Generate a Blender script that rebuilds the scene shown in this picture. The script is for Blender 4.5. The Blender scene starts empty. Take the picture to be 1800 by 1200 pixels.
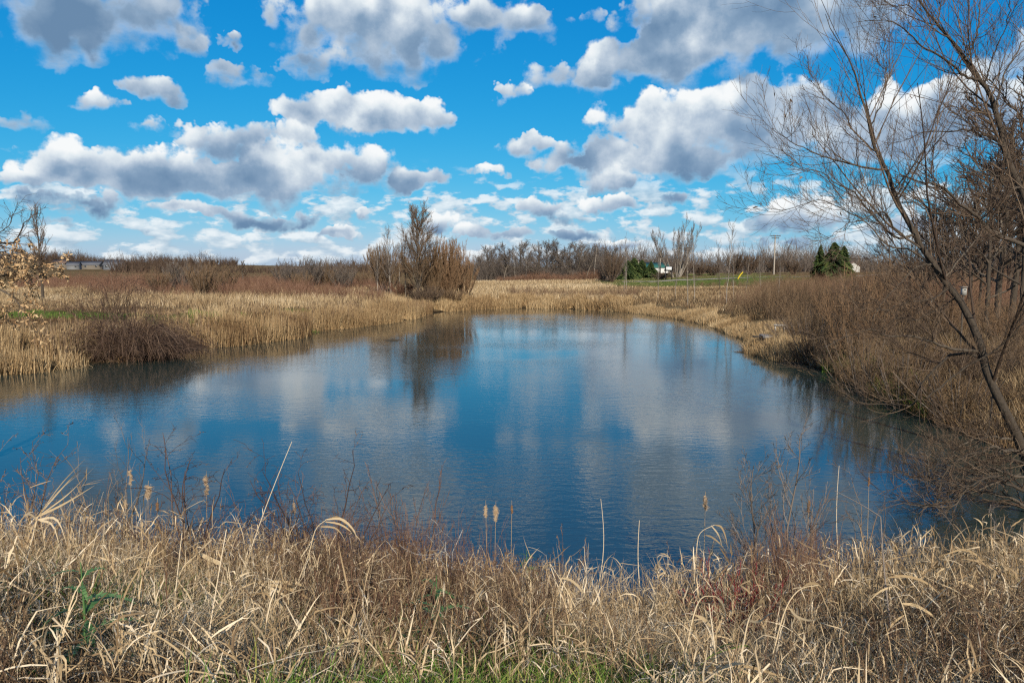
import bpy, math, random
import numpy as np
rng = np.random.default_rng(7)
R = math.radians
scene = bpy.context.scene
COL = scene.collection
# ------------------------------------------------------------------ camera
CAM_Z = 5.0                       # metres above the water (water level is z = 0)
PITCH = math.atan(130 / 1300)
FPX = 1300.0
cam_data = bpy.data.cameras.new("camera")
cam_data.lens = 26.0
cam_data.sensor_width = 36.0
cam_data.clip_start = 0.05
cam_data.clip_end = 6000
camera = bpy.data.objects.new("camera", cam_data)
camera.location = (0, 0, CAM_Z)
camera.rotation_euler = (R(90) - PITCH, 0, 0)
COL.objects.link(camera)
scene.camera = camera

def ray(px, py):
    """direction through a photograph pixel (1800 x 1200), scaled so that its forward camera depth is 1"""
    x = (px - 900) / FPX
    v = (600 - py) / FPX
    return np.array([x, math.cos(PITCH) + v * math.sin(PITCH), -math.sin(PITCH) + v * math.cos(PITCH)])

def at(px, py, Y):
    d = ray(px, py)
    return np.array([0, 0, CAM_Z]) + d * (Y / d[1])

def on_water(px, py, z=0.0):
    d = ray(px, py)
    t = (CAM_Z - z) / -d[2]
    return np.array([0, 0, CAM_Z]) + d * t

def azel(px, py):
    d = ray(px, py)
    d = d / np.linalg.norm(d)
    return math.atan2(d[0], d[1]), math.asin(d[2])

# ------------------------------------------------------------------ exposure, render settings
scene.view_settings.view_transform = 'Standard'
scene.view_settings.look = 'None'
scene.view_settings.exposure = 0.0
scene.view_settings.gamma = 1.0
scene.view_settings.use_curve_mapping = False
scene.render.engine = 'CYCLES'
cy = scene.cycles
cy.max_bounces = 6
cy.diffuse_bounces = 2
cy.glossy_bounces = 2
cy.transmission_bounces = 2
cy.transparent_max_bounces = 8
cy.caustics_reflective = False
cy.caustics_refractive = False
cy.use_denoising = False
cy.use_adaptive_sampling = True
cy.adaptive_threshold = 0.02
scene.render.film_transparent = False
cy.filter_width = 1.3

# ------------------------------------------------------------------ sun
SUN_EL, SUN_AZ = R(28.5), R(180 - 10)       # azimuth measured from +Y (the view) towards +X: behind the right shoulder
sun_data = bpy.data.lights.new("sun", 'SUN')
sun_data.energy = 5.0
sun_data.angle = R(0.5)
sun_data.color = (1.0, 0.91, 0.77)
sun = bpy.data.objects.new("sun", sun_data)
sx, sy, sz = math.sin(SUN_AZ) * math.cos(SUN_EL), math.cos(SUN_AZ) * math.cos(SUN_EL), math.sin(SUN_EL)
sun.rotation_euler = (R(90) - SUN_EL, 0, math.atan2(sy, sx) + R(90))
sun.location = (sx * 60, sy * 60, sz * 60)
COL.objects.link(sun)

# ------------------------------------------------------------------ sky with cumulus clouds (world shader, a function of direction)
class NG:
    """small helper to write node maths as expressions"""
    def __init__(s, nt): s.nt = nt
    def n(s, kind, **kw):
        nd = s.nt.nodes.new(kind)
        for k, v in kw.items(): setattr(nd, k, v)
        return nd
    def put(s, nd, i, v):
        if v is None: return
        if hasattr(v, 'node'): s.nt.links.new(v, nd.inputs[i])
        else: nd.inputs[i].default_value = v
    def m(s, op, a, b=None, c=None, clamp=False):
        nd = s.n('ShaderNodeMath', operation=op, use_clamp=clamp)
        for i, v in enumerate((a, b, c)): s.put(nd, i, v)
        return nd.outputs[0]
    def v(s, op, a, b=None, c=None):
        nd = s.n('ShaderNodeVectorMath', operation=op)
        for i, v in enumerate((a, b, c)): s.put(nd, i, v)
        return nd.outputs['Value'] if op in ('DOT_PRODUCT', 'LENGTH') else nd.outputs[0]
    def noise(s, vec, scale, detail, rough=0.5, dist=0.0, out='Fac'):
        nd = s.n('ShaderNodeTexNoise')
        s.put(nd, 'Vector', vec); s.put(nd, 'Scale', scale); s.put(nd, 'Detail', detail)
        s.put(nd, 'Roughness', rough); s.put(nd, 'Distortion', dist)
        return nd.outputs[out]
    def ss(s, x, lo, hi, a=0.0, b=1.0):
        nd = s.n('ShaderNodeMapRange', interpolation_type='SMOOTHSTEP')
        for i, v in enumerate((x, lo, hi, a, b)): s.put(nd, i, v)
        return nd.outputs[0]
    def mix(s, f, a, b, mode='MIX'):
        nd = s.n('ShaderNodeMix', data_type='RGBA', blend_type=mode)
        s.put(nd, 0, f); s.put(nd, 6, a); s.put(nd, 7, b)
        return nd.outputs[2]
    def ramp(s, f, stops, interp='LINEAR'):
        nd = s.n('ShaderNodeValToRGB')
        cr = nd.color_ramp; cr.interpolation = interp
        while len(cr.elements) > 1: cr.elements.remove(cr.elements[-1])
        cr.elements[0].position, cr.elements[0].color = stops[0][0], tuple(stops[0][1]) + (1,)
        for p, c in stops[1:]:
            e = cr.elements.new(p); e.color = tuple(c) + (1,)
        s.put(nd, 0, f)
        return nd.outputs[0]

# x, y, half width, height above, depth below (photograph pixels), strength, light offset
CLOUDS = [
 (150, 20, 235, 100, 105, 1.2, -.42), (320, 70, 50, 40, 35, .75, .1), (400, 61, 24, 22, 16, .8, .1),
 (690, 45, 240, 100, 105, 1.25, .10), (850, 20, 130, 70, 60, .9, .0), (560, 95, 80, 40, 42, .9, .0), (940, 35, 70, 50, 45, .72, .0),
 (425, 128, 88, 40, 38, .74, .05), (262, 158, 64, 34, 34, .78, .05), (150, 185, 70, 26, 26, .62, .0), (55, 208, 95, 34, 30, .66, .0), (240, 220, 60, 22, 22, .62, .0),
 (112, 295, 118, 66, 40, 1.2, .42), (60, 312, 70, 30, 22, 1.0, .3),
 (395, 245, 115, 52, 46, 1.0, .0), (290, 308, 180, 66, 48, 1.35, .36), (450, 308, 205, 66, 52, 1.35, .14), (590, 298, 115, 56, 50, 1.05, .05),
 (645, 206, 160, 66, 50, 1.3, .40), (545, 250, 60, 36, 34, .75, .0),
 (45, 342, 75, 24, 22, .95, -.3), (165, 352, 95, 22, 24, .95, -.3), (320, 367, 90, 22, 22, .9, -.05), (430, 373, 80, 22, 20, .95, .15), (540, 380, 66, 24, 20, .9, .1),
 (612, 413, 62, 15, 14, .95, .25), (646, 376, 22, 17, 13, .8, .1), (250, 410, 36, 11, 10, .7, .0), (100, 380, 60, 14, 14, .7, .0),
 (728, 322, 92, 28, 26, .85, .1), (856, 312, 46, 20, 18, .8, .0), (926, 258, 66, 32, 26, .86, .05), (790, 390, 40, 22, 18, 1.0, .35), (880, 408, 72, 20, 17, .95, .2),
 (1330, 40, 285, 150, 118, 1.6, .02), (1150, 100, 150, 80, 46, 1.3, .12), (1060, 140, 85, 42, 34, .9, .0), (965, 130, 80, 40, 40, .64, .0), (1040, 22, 40, 30, 24, .6, .0), (900, 165, 40, 26, 22, .62, .0),
 (1170, 225, 175, 92, 84, 1.5, .62), (1330, 210, 170, 88, 94, 1.5, .10), (1070, 280, 160, 60, 52, 1.25, .25), (1225, 280, 170, 54, 46, 1.15, -.30), (1085, 325, 70, 28, 26, .85, -.1), (1420, 200, 110, 80, 90, 1.1, .2),
 (1640, 205, 185, 104, 96, 1.3, .22), (1540, 250, 165, 66, 72, 1.1, .05), (1760, 190, 150, 125, 120, 1.2, .0), (1800, 80, 70, 60, 60, .7, -.1),
 (1195, 345, 62, 24, 18, .8, .05), (1068, 368, 80, 24, 20, .95, .05), (960, 368, 62, 22, 18, .85, .1), (1010, 405, 80, 18, 16, .9, .0), (1410, 375, 120, 36, 34, .9, .2), (1380, 420, 110, 20, 18, .9, .1), (1100, 428, 130, 14, 14, .85, .1), (1600, 400, 120, 30, 26, .8, .0),
]

def build_world():
    world = bpy.data.worlds.new("World")
    scene.world = world
    world.use_nodes = True
    nt = world.node_tree
    nt.nodes.clear()
    g = NG(nt)
    tc = g.n('ShaderNodeTexCoord').outputs['Generated']
    sep = g.n('ShaderNodeSeparateXYZ'); g.put(sep, 0, tc)
    az = g.m('ARCTAN2', sep.outputs[0], sep.outputs[1])
    el = g.m('ARCSINE', sep.outputs[2])
    comb = g.n('ShaderNodeCombineXYZ'); g.put(comb, 0, az); g.put(comb, 1, el)
    P = comb.outputs[0]
    wn = g.noise(P, 9.0, 5.0, 0.62, out='Color')
    P2 = g.v('ADD', P, g.v('MULTIPLY_ADD', wn, (.15, .10, 0), (-.075, -.05, 0)))
    best = acc = None
    for (px, py, rx, ru, rd, st, lo) in CLOUDS:
        a, e = azel(px, py)
        ra = 1.08 * abs(azel(px + rx, py)[0] - azel(px - rx, py)[0]) / 2
        ru = azel(px, py - ru)[1] - e
        rd = e - azel(px, py + rd)[1]
        q = g.v('MAXIMUM', g.v('MULTIPLY_ADD', P2, (1 / ra, 1 / ru, 0), (-a / ra, -e / ru, 0)),
                g.v('MULTIPLY_ADD', P2, (-1 / ra, -1 / rd, 0), (a / ra, e / rd, 0)))
        w = g.m('MULTIPLY_ADD', g.v('LENGTH', q), -st / 1.5, st / 1.5, clamp=True)
        best = w if best is None else g.m('MAXIMUM', best, w)
        w2 = g.m('MULTIPLY', w, w)
        k = 2 / (ru + rd)
        acc = g.v('MULTIPLY_ADD', w2, (k, lo - k * e, 1), (0, 0, 1e-4) if acc is None else acc)
    sa = g.n('ShaderNodeSeparateXYZ'); g.put(sa, 0, acc)
    height = g.m('DIVIDE', g.m('MULTIPLY_ADD', el, sa.outputs[0], sa.outputs[1]), sa.outputs[2])
    n1 = g.noise(P, 16.0, 8.0, 0.62)
    b1 = g.noise(P, 12.0, 2.5, 0.5)
    b2 = g.noise(g.v('ADD', P, (-.014, .024, 0)), 12.0, 2.5, 0.5)
    body = g.m('MULTIPLY_ADD', best, 1.5, g.ss(best, 0.0, .12, -.5, .20))
    vo = g.n('ShaderNodeTexVoronoi', feature='SMOOTH_F1'); g.put(vo, 'Vector', g.v('ADD', P, g.v('MULTIPLY_ADD', wn, (.03, .03, 0), (-.015, -.015, 0)))); g.put(vo, 'Scale', 24.0); g.put(vo, 'Smoothness', .35); g.put(vo, 'Detail', 1.0); g.put(vo, 'Roughness', .5)
    puff = g.m('MULTIPLY_ADD', vo.outputs['Distance'], -1.15, .52)
    dens = g.m('ADD', body, g.m('ADD', g.m('MULTIPLY_ADD', n1, 1.7, -.85), g.m('MULTIPLY', puff, .75)))
    soft = g.ss(height, -.8, .4, .80, .32)                     # crisp sunlit tops, dissolving undersides
    alpha = g.m('MULTIPLY', g.ss(dens, .03, g.m('ADD', soft, .03)), g.ss(best, 0.0, .15, .0, 1.0))
    # puffs: brighter where the cloud thins towards the light (up and left), calm grey undersides
    up = g.ss(height, -.9, .6, .35, 1.0)
    relief = g.m('MULTIPLY', g.m('ADD', g.m('MULTIPLY', g.m('SUBTRACT', b1, b2), 1.9), g.m('MULTIPLY_ADD', n1, -.75, g.m('MULTIPLY_ADD', puff, .36, .345))), up)
    lum = g.m('ADD', g.m('MULTIPLY_ADD', height, .46, .50), relief)
    core = g.ss(dens, .35, 1.4, .10, -.16)
    lum = g.m('ADD', lum, core)
    ccol = g.ramp(lum, [(0.0, (.145, .255, .41)), (.28, (.245, .365, .52)), (.55, (.47, .57, .69)), (.80, (.76, .83, .88)), (1.0, (.93, .955, .965))])
    # streets of small cumulus low over the horizon
    Ps = g.v('MULTIPLY', P, (1.0, 2.3, 1.0))
    m1 = g.noise(Ps, 19.0, 6.0, 0.55)
    m2 = g.noise(g.v('ADD', Ps, (-.008, .022, 0)), 19.0, 5.0, 0.55)
    low = g.m('MULTIPLY', g.ss(el, .085, .145, 1, 0), g.ss(el, -.01, .02, .55, 1))
    back = g.ss(sep.outputs[1], -.1, .25, 1, 0)
    back = g.m('MAXIMUM', back, g.ss(el, .50, .75))            # unseen cloud cover added overhead and behind the viewer as neutral fill light
    cover = g.m('MAXIMUM', g.m('MULTIPLY', low, .095), g.m('MULTIPLY', back, .14))
    ld = g.m('ADD', m1, cover)
    lalpha = g.m('MULTIPLY', g.ss(ld, .555, .645), g.m('MAXIMUM', low, back))
    lcol = g.ramp(g.m('MULTIPLY_ADD', g.m('SUBTRACT', m1, m2), 3.2, .52), [(0.0, (.36, .50, .63)), (.5, (.60, .71, .80)), (1.0, (.90, .94, .96))])
    sky = g.n('ShaderNodeTexSky', sky_type='NISHITA')
    sky.sun_disc = False
    sky.sun_elevation = SUN_EL
    sky.sun_rotation = SUN_AZ
    sky.altitude = 200; sky.air_density = 1.0; sky.dust_density = 0.3; sky.ozone_density = 3.0
    sc = g.n('ShaderNodeSeparateColor'); g.put(sc, 0, sky.outputs[0])
    cc = g.n('ShaderNodeCombineColor')
    for i, (gain, p) in enumerate(((.42, 2.6), (.56, .80), (.79, .43))):          # deep polarised blue
        g.put(cc, i, g.m('MULTIPLY', g.m('POWER', g.m('MULTIPLY', sc.outputs[i], .12), p), gain / .12))
    bg_sky = g.n('ShaderNodeBackground'); g.put(bg_sky, 0, cc.outputs[0]); g.put(bg_sky, 1, 0.12)
    amount = g.m('MAXIMUM', g.m('MULTIPLY', lalpha, .85), alpha)
    fade = g.m('MULTIPLY', amount, g.ss(el, -.02, .01))
    bg_cl = g.n('ShaderNodeBackground'); g.put(bg_cl, 0, g.mix(alpha, g.mix(g.m('MULTIPLY', back, .8), lcol, (.27, .30, .34, 1)), ccol)); g.put(bg_cl, 1, 1.0)  # the added unseen cloud is greyed to hold down its fill light
    mx = g.n('ShaderNodeMixShader'); g.put(mx, 0, fade); g.put(mx, 1, bg_sky.outputs[0]); g.put(mx, 2, bg_cl.outputs[0])
    out = g.n('ShaderNodeOutputWorld'); g.put(out, 0, mx.outputs[0])
    world.cycles.sampling_method = 'MANUAL'
    world.cycles.sample_map_resolution = 512
build_world()
# ------------------------------------------------------------------ helpers: naming, meshes, materials
def tag(o, label=None, cat=None, group=None, kind=None):
    if label: o['label'] = label
    if cat: o['category'] = cat
    if group: o['group'] = group
    if kind: o['kind'] = kind
    return o

def empty(name, loc, label=None, cat=None, group=None, rz=0.0):
    o = bpy.data.objects.new(name, None)
    o.empty_display_size = 0.3
    o.location = [float(c) for c in loc]; o.rotation_euler = (0, 0, rz)
    COL.objects.link(o)
    return tag(o, label, cat, group)

def children(o):
    return [c for c in COL.objects if c.parent == o]

def copy_tree(o, kids=None):
    """a copy of a thing, its parts and their sub-parts (mesh data shared)"""
    c = o.copy(); COL.objects.link(c)
    for ch in o.children:
        d = ch.copy(); COL.objects.link(d); d.parent = c
        for gch in ch.children:
            e = gch.copy(); COL.objects.link(e); e.parent = d
    return c

class Bag:
    """collects quads / tris with a per-vertex tint, then links them as ONE mesh object"""
    def __init__(s): s.v, s.q, s.t, s.n = [], [], [], 0
    def add(s, verts, quads, tint):
        s.v.append(np.asarray(verts, np.float32)); s.q.append(np.asarray(quads, np.int32) + s.n)
        t = np.asarray(tint, np.float32)
        s.t.append(np.broadcast_to(t, (len(verts),)).astype(np.float32)); s.n += len(verts)
        return s
    def mesh(s, name):
        V = np.concatenate(s.v); Q = np.concatenate(s.q); T = np.concatenate(s.t)
        me = bpy.data.meshes.new(name)
        me.vertices.add(len(V)); me.vertices.foreach_set('co', V.ravel())
        me.loops.add(Q.size); me.loops.foreach_set('vertex_index', Q.ravel())
        me.polygons.add(len(Q))
        me.polygons.foreach_set('loop_start', np.arange(0, Q.size, 4, dtype=np.int32))
        me.polygons.foreach_set('loop_total', np.full(len(Q), 4, np.int32))
        a = me.attributes.new('tint', 'FLOAT', 'POINT'); a.data.foreach_set('value', T)
        me.update(calc_edges=True)
        return me
    def build(s, name, mat, parent=None, smooth=False):
        me = s.mesh(name)
        me.materials.append(mat)
        if smooth: me.polygons.foreach_set('use_smooth', np.ones(len(me.polygons), bool))
        o = bpy.data.objects.new(name, me); COL.objects.link(o)
        if parent is not None: o.parent = parent
        return o

def norm(a): return a / np.maximum(np.linalg.norm(a, axis=-1, keepdims=True), 1e-9)

def ribbons(bag, P, W, S, tint):
    """P (B,n,3) spines, W (B,n) widths, S (B,3) side directions -> flat blades"""
    B, n, _ = P.shape
    off = S[:, None, :] * (W[..., None] * .5)
    V = np.stack([P - off, P + off], 2).reshape(-1, 3)
    i = np.arange(n - 1) * 2
    q = np.stack([i, i + 1, i + 3, i + 2], 1)
    Q = (q[None] + (np.arange(B) * n * 2)[:, None, None]).reshape(-1, 4)
    t = np.repeat(tint, n * 2) if np.ndim(tint) == 1 else np.repeat(np.asarray(tint).reshape(-1), 2)
    bag.add(V, Q, t)

def tubes(bag, P, Rd, k, tint):
    B, n, _ = P.shape
    T = norm(np.gradient(P, axis=1))
    m = norm(T.mean(1))
    ref = np.where(np.abs(m[:, 2:3]) > .75, np.array([[1., .13, 0]]), np.array([[.1, .05, 1.]]))[:, None, :]
    U = norm(np.cross(T, np.broadcast_to(ref, T.shape))); Vv = np.cross(T, U)
    a = np.arange(k) * 2 * math.pi / k
    ring = U[:, :, None, :] * np.cos(a)[None, None, :, None] + Vv[:, :, None, :] * np.sin(a)[None, None, :, None]
    V = (P[:, :, None, :] + ring * Rd[:, :, None, None]).reshape(-1, 3)
    j = np.arange(k); r = np.arange(n - 1)[:, None] * k
    q = np.stack([r + j, r + (j + 1) % k, r + k + (j + 1) % k, r + k + j], -1).reshape(-1, 4)
    Q = (q[None] + (np.arange(B) * n * k)[:, None, None]).reshape(-1, 4)
    bag.add(V, Q, np.repeat(np.broadcast_to(tint, (B,)), n * k))

def box(bag, c, s, rz=0.0, tint=.5, taper=1.0):
    """box centred on c with size s; the top face is scaled by taper"""
    x, y, z = [v / 2 for v in s]
    V = np.array([(-x, -y, -z), (x, -y, -z), (x, y, -z), (-x, y, -z), (-x * taper, -y * taper, z), (x * taper, -y * taper, z), (x * taper, y * taper, z), (-x * taper, y * taper, z)])
    cs, sn = math.cos(rz), math.sin(rz)
    V = V @ np.array([(cs, sn, 0), (-sn, cs, 0), (0, 0, 1)]) + np.asarray(c)
    bag.add(V, [(0, 3, 2, 1), (4, 5, 6, 7), (0, 1, 5, 4), (1, 2, 6, 5), (2, 3, 7, 6), (3, 0, 4, 7)], tint)
    return bag

def grow(P, Rd, cnt, t0, t1, ang, length, npts=5, up=0., wig=.12, rr=.6, tip=.3, rmin=.003, shrink=.5, g=rng, out=None, absl=None):
    """side branches on every polyline of P: vectorised"""
    B, n, _ = P.shape
    idx = np.repeat(np.arange(B), cnt); M = len(idx)
    k = np.tile(np.arange(cnt), B)
    t = t0 + (t1 - t0) * np.clip((k + g.uniform(0, 1, M)) / cnt, 0, .999)
    f = t * (n - 1); i = np.minimum(f.astype(int), n - 2); w = (f - i)[:, None]
    base = P[idx, i] * (1 - w) + P[idx, i + 1] * w
    rad = Rd[idx, i] * (1 - w[:, 0]) + Rd[idx, i + 1] * w[:, 0]
    tan = norm(P[idx, i + 1] - P[idx, i])
    rnd = g.normal(0, 1, (M, 3))
    if out is not None: rnd = rnd + np.asarray(out)
    perp = norm(rnd - (rnd * tan).sum(1, keepdims=True) * tan)
    a = np.clip(g.normal(ang, abs(ang) * .25, M), .1, 2.2)[:, None]
    d = np.cos(a) * tan + np.sin(a) * perp
    pl = np.linalg.norm(np.diff(P, axis=1), axis=2).sum(1)[idx]
    L = pl * length * (1 - shrink * t) * g.uniform(.65, 1.3, M) if absl is None else g.uniform(absl[0], absl[1], M)
    st = (L / (npts - 1))[:, None]
    pts = np.empty((M, npts, 3)); pts[:, 0] = base
    for s in range(1, npts):
        d = norm(d + g.normal(0, wig, (M, 3)) + np.array([0, 0, up / npts]))
        pts[:, s] = pts[:, s - 1] + d * st
    r0 = np.maximum(rad * rr, rmin)
    R2 = np.maximum(r0[:, None] * np.linspace(1, tip, npts)[None], rmin * .7)
    return pts, R2

def poly(pts, n, g=None, jit=0.0):
    """resample a hand-drawn polyline to n points with a smooth spline (Catmull-Rom)"""
    p = np.asarray(pts, float)
    m = len(p)
    e = np.vstack([2 * p[0] - p[1], p, 2 * p[-1] - p[-2]])
    u = np.linspace(0, m - 1 - 1e-6, n); i = u.astype(int); f = (u - i)[:, None]
    a, b, c, d = e[i], e[i + 1], e[i + 2], e[i + 3]
    r = .5 * (2 * b + (c - a) * f + (2 * a - 5 * b + 4 * c - d) * f ** 2 + (3 * b - a - 3 * c + d) * f ** 3)
    if jit and g is not None: r[1:-1] += g.normal(0, jit, (n - 2, r.shape[1]))
    return r

MATS = {}
def mat(name, stops, rough=.85, noise=0.0, nscale=6.0, spec=.25, bump=0.0, bscale=40.0, stretch=(1, 1, 1)):
    """matt natural surface; the colour comes from the per-piece 'tint' and a little noise"""
    if name in MATS: return MATS[name]
    m = bpy.data.materials.new(name); m.use_nodes = True
    nt = m.node_tree; nt.nodes.clear(); g = NG(nt)
    f = g.n('ShaderNodeAttribute', attribute_name='tint').outputs['Fac']
    oc = g.n('ShaderNodeTexCoord').outputs['Object']
    if noise: f = g.m('ADD', f, g.m('MULTIPLY_ADD', g.noise(oc, nscale, 3.0, .6), noise * 2, -noise))
    c = g.ramp(f, stops)
    b = g.n('ShaderNodeBsdfPrincipled'); g.put(b, 'Base Color', c); g.put(b, 'Roughness', rough); g.put(b, 'Specular IOR Level', spec)
    if bump:
        bp = g.n('ShaderNodeBump'); g.put(bp, 'Strength', 1.0); g.put(bp, 'Distance', bump)
        g.put(bp, 'Height', g.noise(g.v('MULTIPLY', oc, stretch), bscale, 4.0, .6)); nt.links.new(bp.outputs[0], b.inputs['Normal'])
    o = g.n('ShaderNodeOutputMaterial'); nt.links.new(b.outputs[0], o.inputs[0])
    MATS[name] = m
    return m

STRAW = mat('straw', [(0, (.075, .044, .024)), (.25, (.18, .115, .062)), (.55, (.37, .262, .145)), (.82, (.58, .445, .27)), (1, (.74, .61, .43))], rough=.85, spec=.12, noise=.10, nscale=9)
GREEN = mat('green_blade', [(0, (.035, .075, .015)), (.5, (.075, .155, .022)), (.85, (.155, .24, .04)), (1, (.36, .33, .09))], rough=.7, spec=.15)
REED = mat('reed', [(0, (.10, .058, .030)), (.3, (.25, .155, .078)), (.65, (.42, .29, .15)), (1, (.62, .47, .28))], rough=.85, spec=.12)
WEED = mat('dead_weed', [(0, (.05, .032, .022)), (.4, (.125, .075, .045)), (.75, (.22, .145, .09)), (1, (.34, .25, .17))], rough=.9)
REDSTEM = mat('red_stem', [(0, (.068, .034, .024)), (.5, (.155, .080, .050)), (1, (.27, .165, .105))], rough=.7)
CRIMSON = mat('crimson_stem', [(0, (.12, .012, .018)), (1, (.30, .03, .04))], rough=.5)
BARK = mat('bark', [(0, (.030, .023, .018)), (.45, (.088, .07, .053)), (1, (.24, .20, .155))], rough=.95, noise=.30, nscale=14, bump=.035, bscale=26, stretch=(1, 1, .25))
TWIG = mat('twig', [(0, (.035, .022, .016)), (.5, (.098, .066, .045)), (1, (.23, .165, .11))], rough=.8)
TWIG_BROWN = mat('brown_twig', [(0, (.062, .038, .023)), (.5, (.16, .104, .060)), (1, (.30, .205, .122))], rough=.85)
TWIG_ORANGE = mat('orange_twig', [(0, (.10, .06, .034)), (.5, (.215, .13, .072)), (1, (.33, .21, .12))], rough=.85)
TWIG_GREY = mat('grey_twig', [(0, (.07, .058, .05)), (.5, (.14, .112, .092)), (1, (.27, .225, .19))], rough=.85)
PALEBARK = mat('pale_bark', [(0, (.18, .155, .125)), (.5, (.32, .28, .23)), (1, (.48, .43, .37))], rough=.85, noise=.25, nscale=3)
DRYLEAF = mat('dry_leaf', [(0, (.30, .17, .08)), (.5, (.50, .33, .17)), (1, (.68, .50, .29))], rough=.7)
NEEDLE = mat('needle', [(0, (.018, .034, .014)), (.5, (.045, .075, .026)), (1, (.125, .145, .045))], rough=.9, spec=.1)
HILLGREEN = mat('hill_turf', [(0, (.05, .07, .022)), (.5, (.10, .135, .04)), (.8, (.17, .18, .07)), (1, (.33, .27, .14))], rough=.9, spec=.1)

def wob(X, Y, s, seed=0):
    """cheap smooth pseudo-noise in -1..1 for planting"""
    r = np.random.default_rng(seed); o = 0
    for k in range(5):
        a, ph = r.uniform(0, 6.28), r.uniform(0, 6.28); fq = s * r.uniform(.6, 1.7)
        o = o + np.sin((X * math.cos(a) + Y * math.sin(a)) * fq + ph)
    return o / 3.0

# ------------------------------------------------------------------ pond outline (traced on the water plane), terrain
SHORE_PX = [(0, 655), (60, 651), (130, 641), (200, 632), (260, 624), (330, 612), (400, 606), (470, 598), (525, 591), (545, 582), (620, 575), (680, 568), (722, 561), (745, 552), (790, 547),
            (850, 543), (920, 541.5), (1000, 543), (1070, 546), (1130, 551), (1200, 561), (1250, 572), (1295, 589), (1335, 603), (1322, 617), (1360, 626), (1400, 637), (1440, 650), (1480, 667), (1530, 692), (1580, 712), (1620, 731), (1660, 747), (1720, 770), (1790, 792)]
POND = [tuple(on_water(x, y)[:2]) for x, y in SHORE_PX]
POND += [(14.6, 18.6), (15.5, 16.4), (18, 14.0), (20, 11.8), (17.5, 10.9), (14, 10.9), (11, 11.2), (8, 11.5), (5, 11.2), (3, 10.6), (1.5, 10.2), (0, 10.5), (-2, 11.3), (-4, 11.8), (-7, 12.0), (-12, 12.4), (-18, 13.2), (-24, 14.5), (-31, 19), (-35, 26), (-33, 33), (-28, 35.5)]
POND = np.array(POND)

def shore_distance(X, Y):
    """signed distance to the pond edge: positive on land"""
    X, Y = np.asarray(X, float), np.asarray(Y, float)
    best = np.full(X.shape, 1e9); inside = np.zeros(X.shape, bool)
    n = len(POND)
    for i in range(n):
        x0, y0 = POND[i]; x1, y1 = POND[(i + 1) % n]
        dx, dy = x1 - x0, y1 - y0
        t = np.clip(((X - x0) * dx + (Y - y0) * dy) / (dx * dx + dy * dy), 0, 1)
        best = np.minimum(best, (X - x0 - t * dx) ** 2 + (Y - y0 - t * dy) ** 2)
        c = (y0 > Y) != (y1 > Y)
        if y0 != y1: inside ^= c & (X < x0 + (Y - y0) * dx / dy)
    d = np.sqrt(best)
    return np.where(inside, -d, d)

CTRL = np.array([
 (0, 0, 3.35), (-5, 1, 3.35), (5, 1, 3.3), (12, 2, 3.2), (-12, 2, 3.4), (-20, 4, 3.2), (22, 4, 3.0), (0, -15, 3.5), (-30, -10, 3.5), (30, -10, 3.3), (0, -60, 3.5),
 (-40, 8, 2.6), (-50, 30, 2.0), (-30, 48, 1.7), (-18, 60, 1.5), (-45, 55, 1.8), (-12, 78, 1.3), (-30, 80, 1.6), (-60, 90, 1.9), (-20, 120, 1.6), (-60, 150, 2.2), (-10, 110, 1.2), (-100, 200, 2.6), (-40, 200, 2.0),
 (0, 112, .9), (12, 118, .9), (-4, 150, 1.1), (14, 150, 1.3), (15, 190, 1.3), (-10, 190, 1.2), (0, 240, 1.2), (20, 105, 1.0), (24, 130, 1.5),
 (17, 40, 1.7), (25, 35, 1.9), (38, 30, 2.2), (22, 60, 1.7), (34, 75, 2.0), (45, 110, 1.7), (30, 100, 1.3), (40, 90, 1.6), (60, 60, 2.4), (30, 18, 2.0), (60, 20, 2.5), (26, 26, 1.9),
 (30, 150, 1.2), (26, 165, 1.5), (36, 160, 1.45), (45, 130, 1.4), (50, 152, 1.6), (62, 152, 2.0), (38, 178, 2.5), (50, 178, 2.8), (62, 175, 2.9), (60, 190, 3.6), (45, 192, 3.4), (30, 185, 2.0), (48, 220, 3.0), (75, 200, 3.6), (60, 250, 2.8), (100, 240, 3.6), (60, 300, 2.8), (100, 170, 4.0), (130, 120, 3.6),
 (300, 300, 5), (-300, 300, 3.5), (0, 420, 2.5), (-300, 600, 7), (-150, 480, 3.5), (250, 700, 6), (0, 900, 5), (-700, 700, 16), (-500, 620, 13.5), (-420, 640, 12), (700, 700, 8), (-600, 100, 6), (600, 100, 6), (0, -300, 4), (-300, -200, 4), (300, -200, 4)], float)

def height(X, Y):
    X, Y = np.asarray(X, float), np.asarray(Y, float)
    sh = X.shape; X, Y = X.ravel(), Y.ravel()
    d = shore_distance(X, Y)
    num = np.zeros_like(X); den = np.zeros_like(X)
    for cx, cyy, cz in CTRL:
        w = 1 / ((X - cx) ** 2 + (Y - cyy) ** 2 + (2 + .06 * math.hypot(cx, cyy)) ** 2) ** 1.7
        num += w * cz; den += w
    z = num / den
    near = np.clip((20 - Y) / 6, 0, 1) * np.clip((34 - np.abs(X)) / 8, 0, 1)
    lin = np.clip(d / 8.0, 0, 1) ** 1.05
    ex = 1 - np.exp(-(np.maximum(d, 0) / 4.5))
    s = near * lin + (1 - near) * ex
    rough = (.05 * wob(X, Y, 1.7, 3) + .10 * wob(X, Y, .45, 4)) * np.clip(d / 4, 0, 1)
    z = np.where(d > 0, z * s + rough, -.9 * (1 - np.exp(np.minimum(d, 0) / 2.0)))
    return z.reshape(sh)

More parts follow.
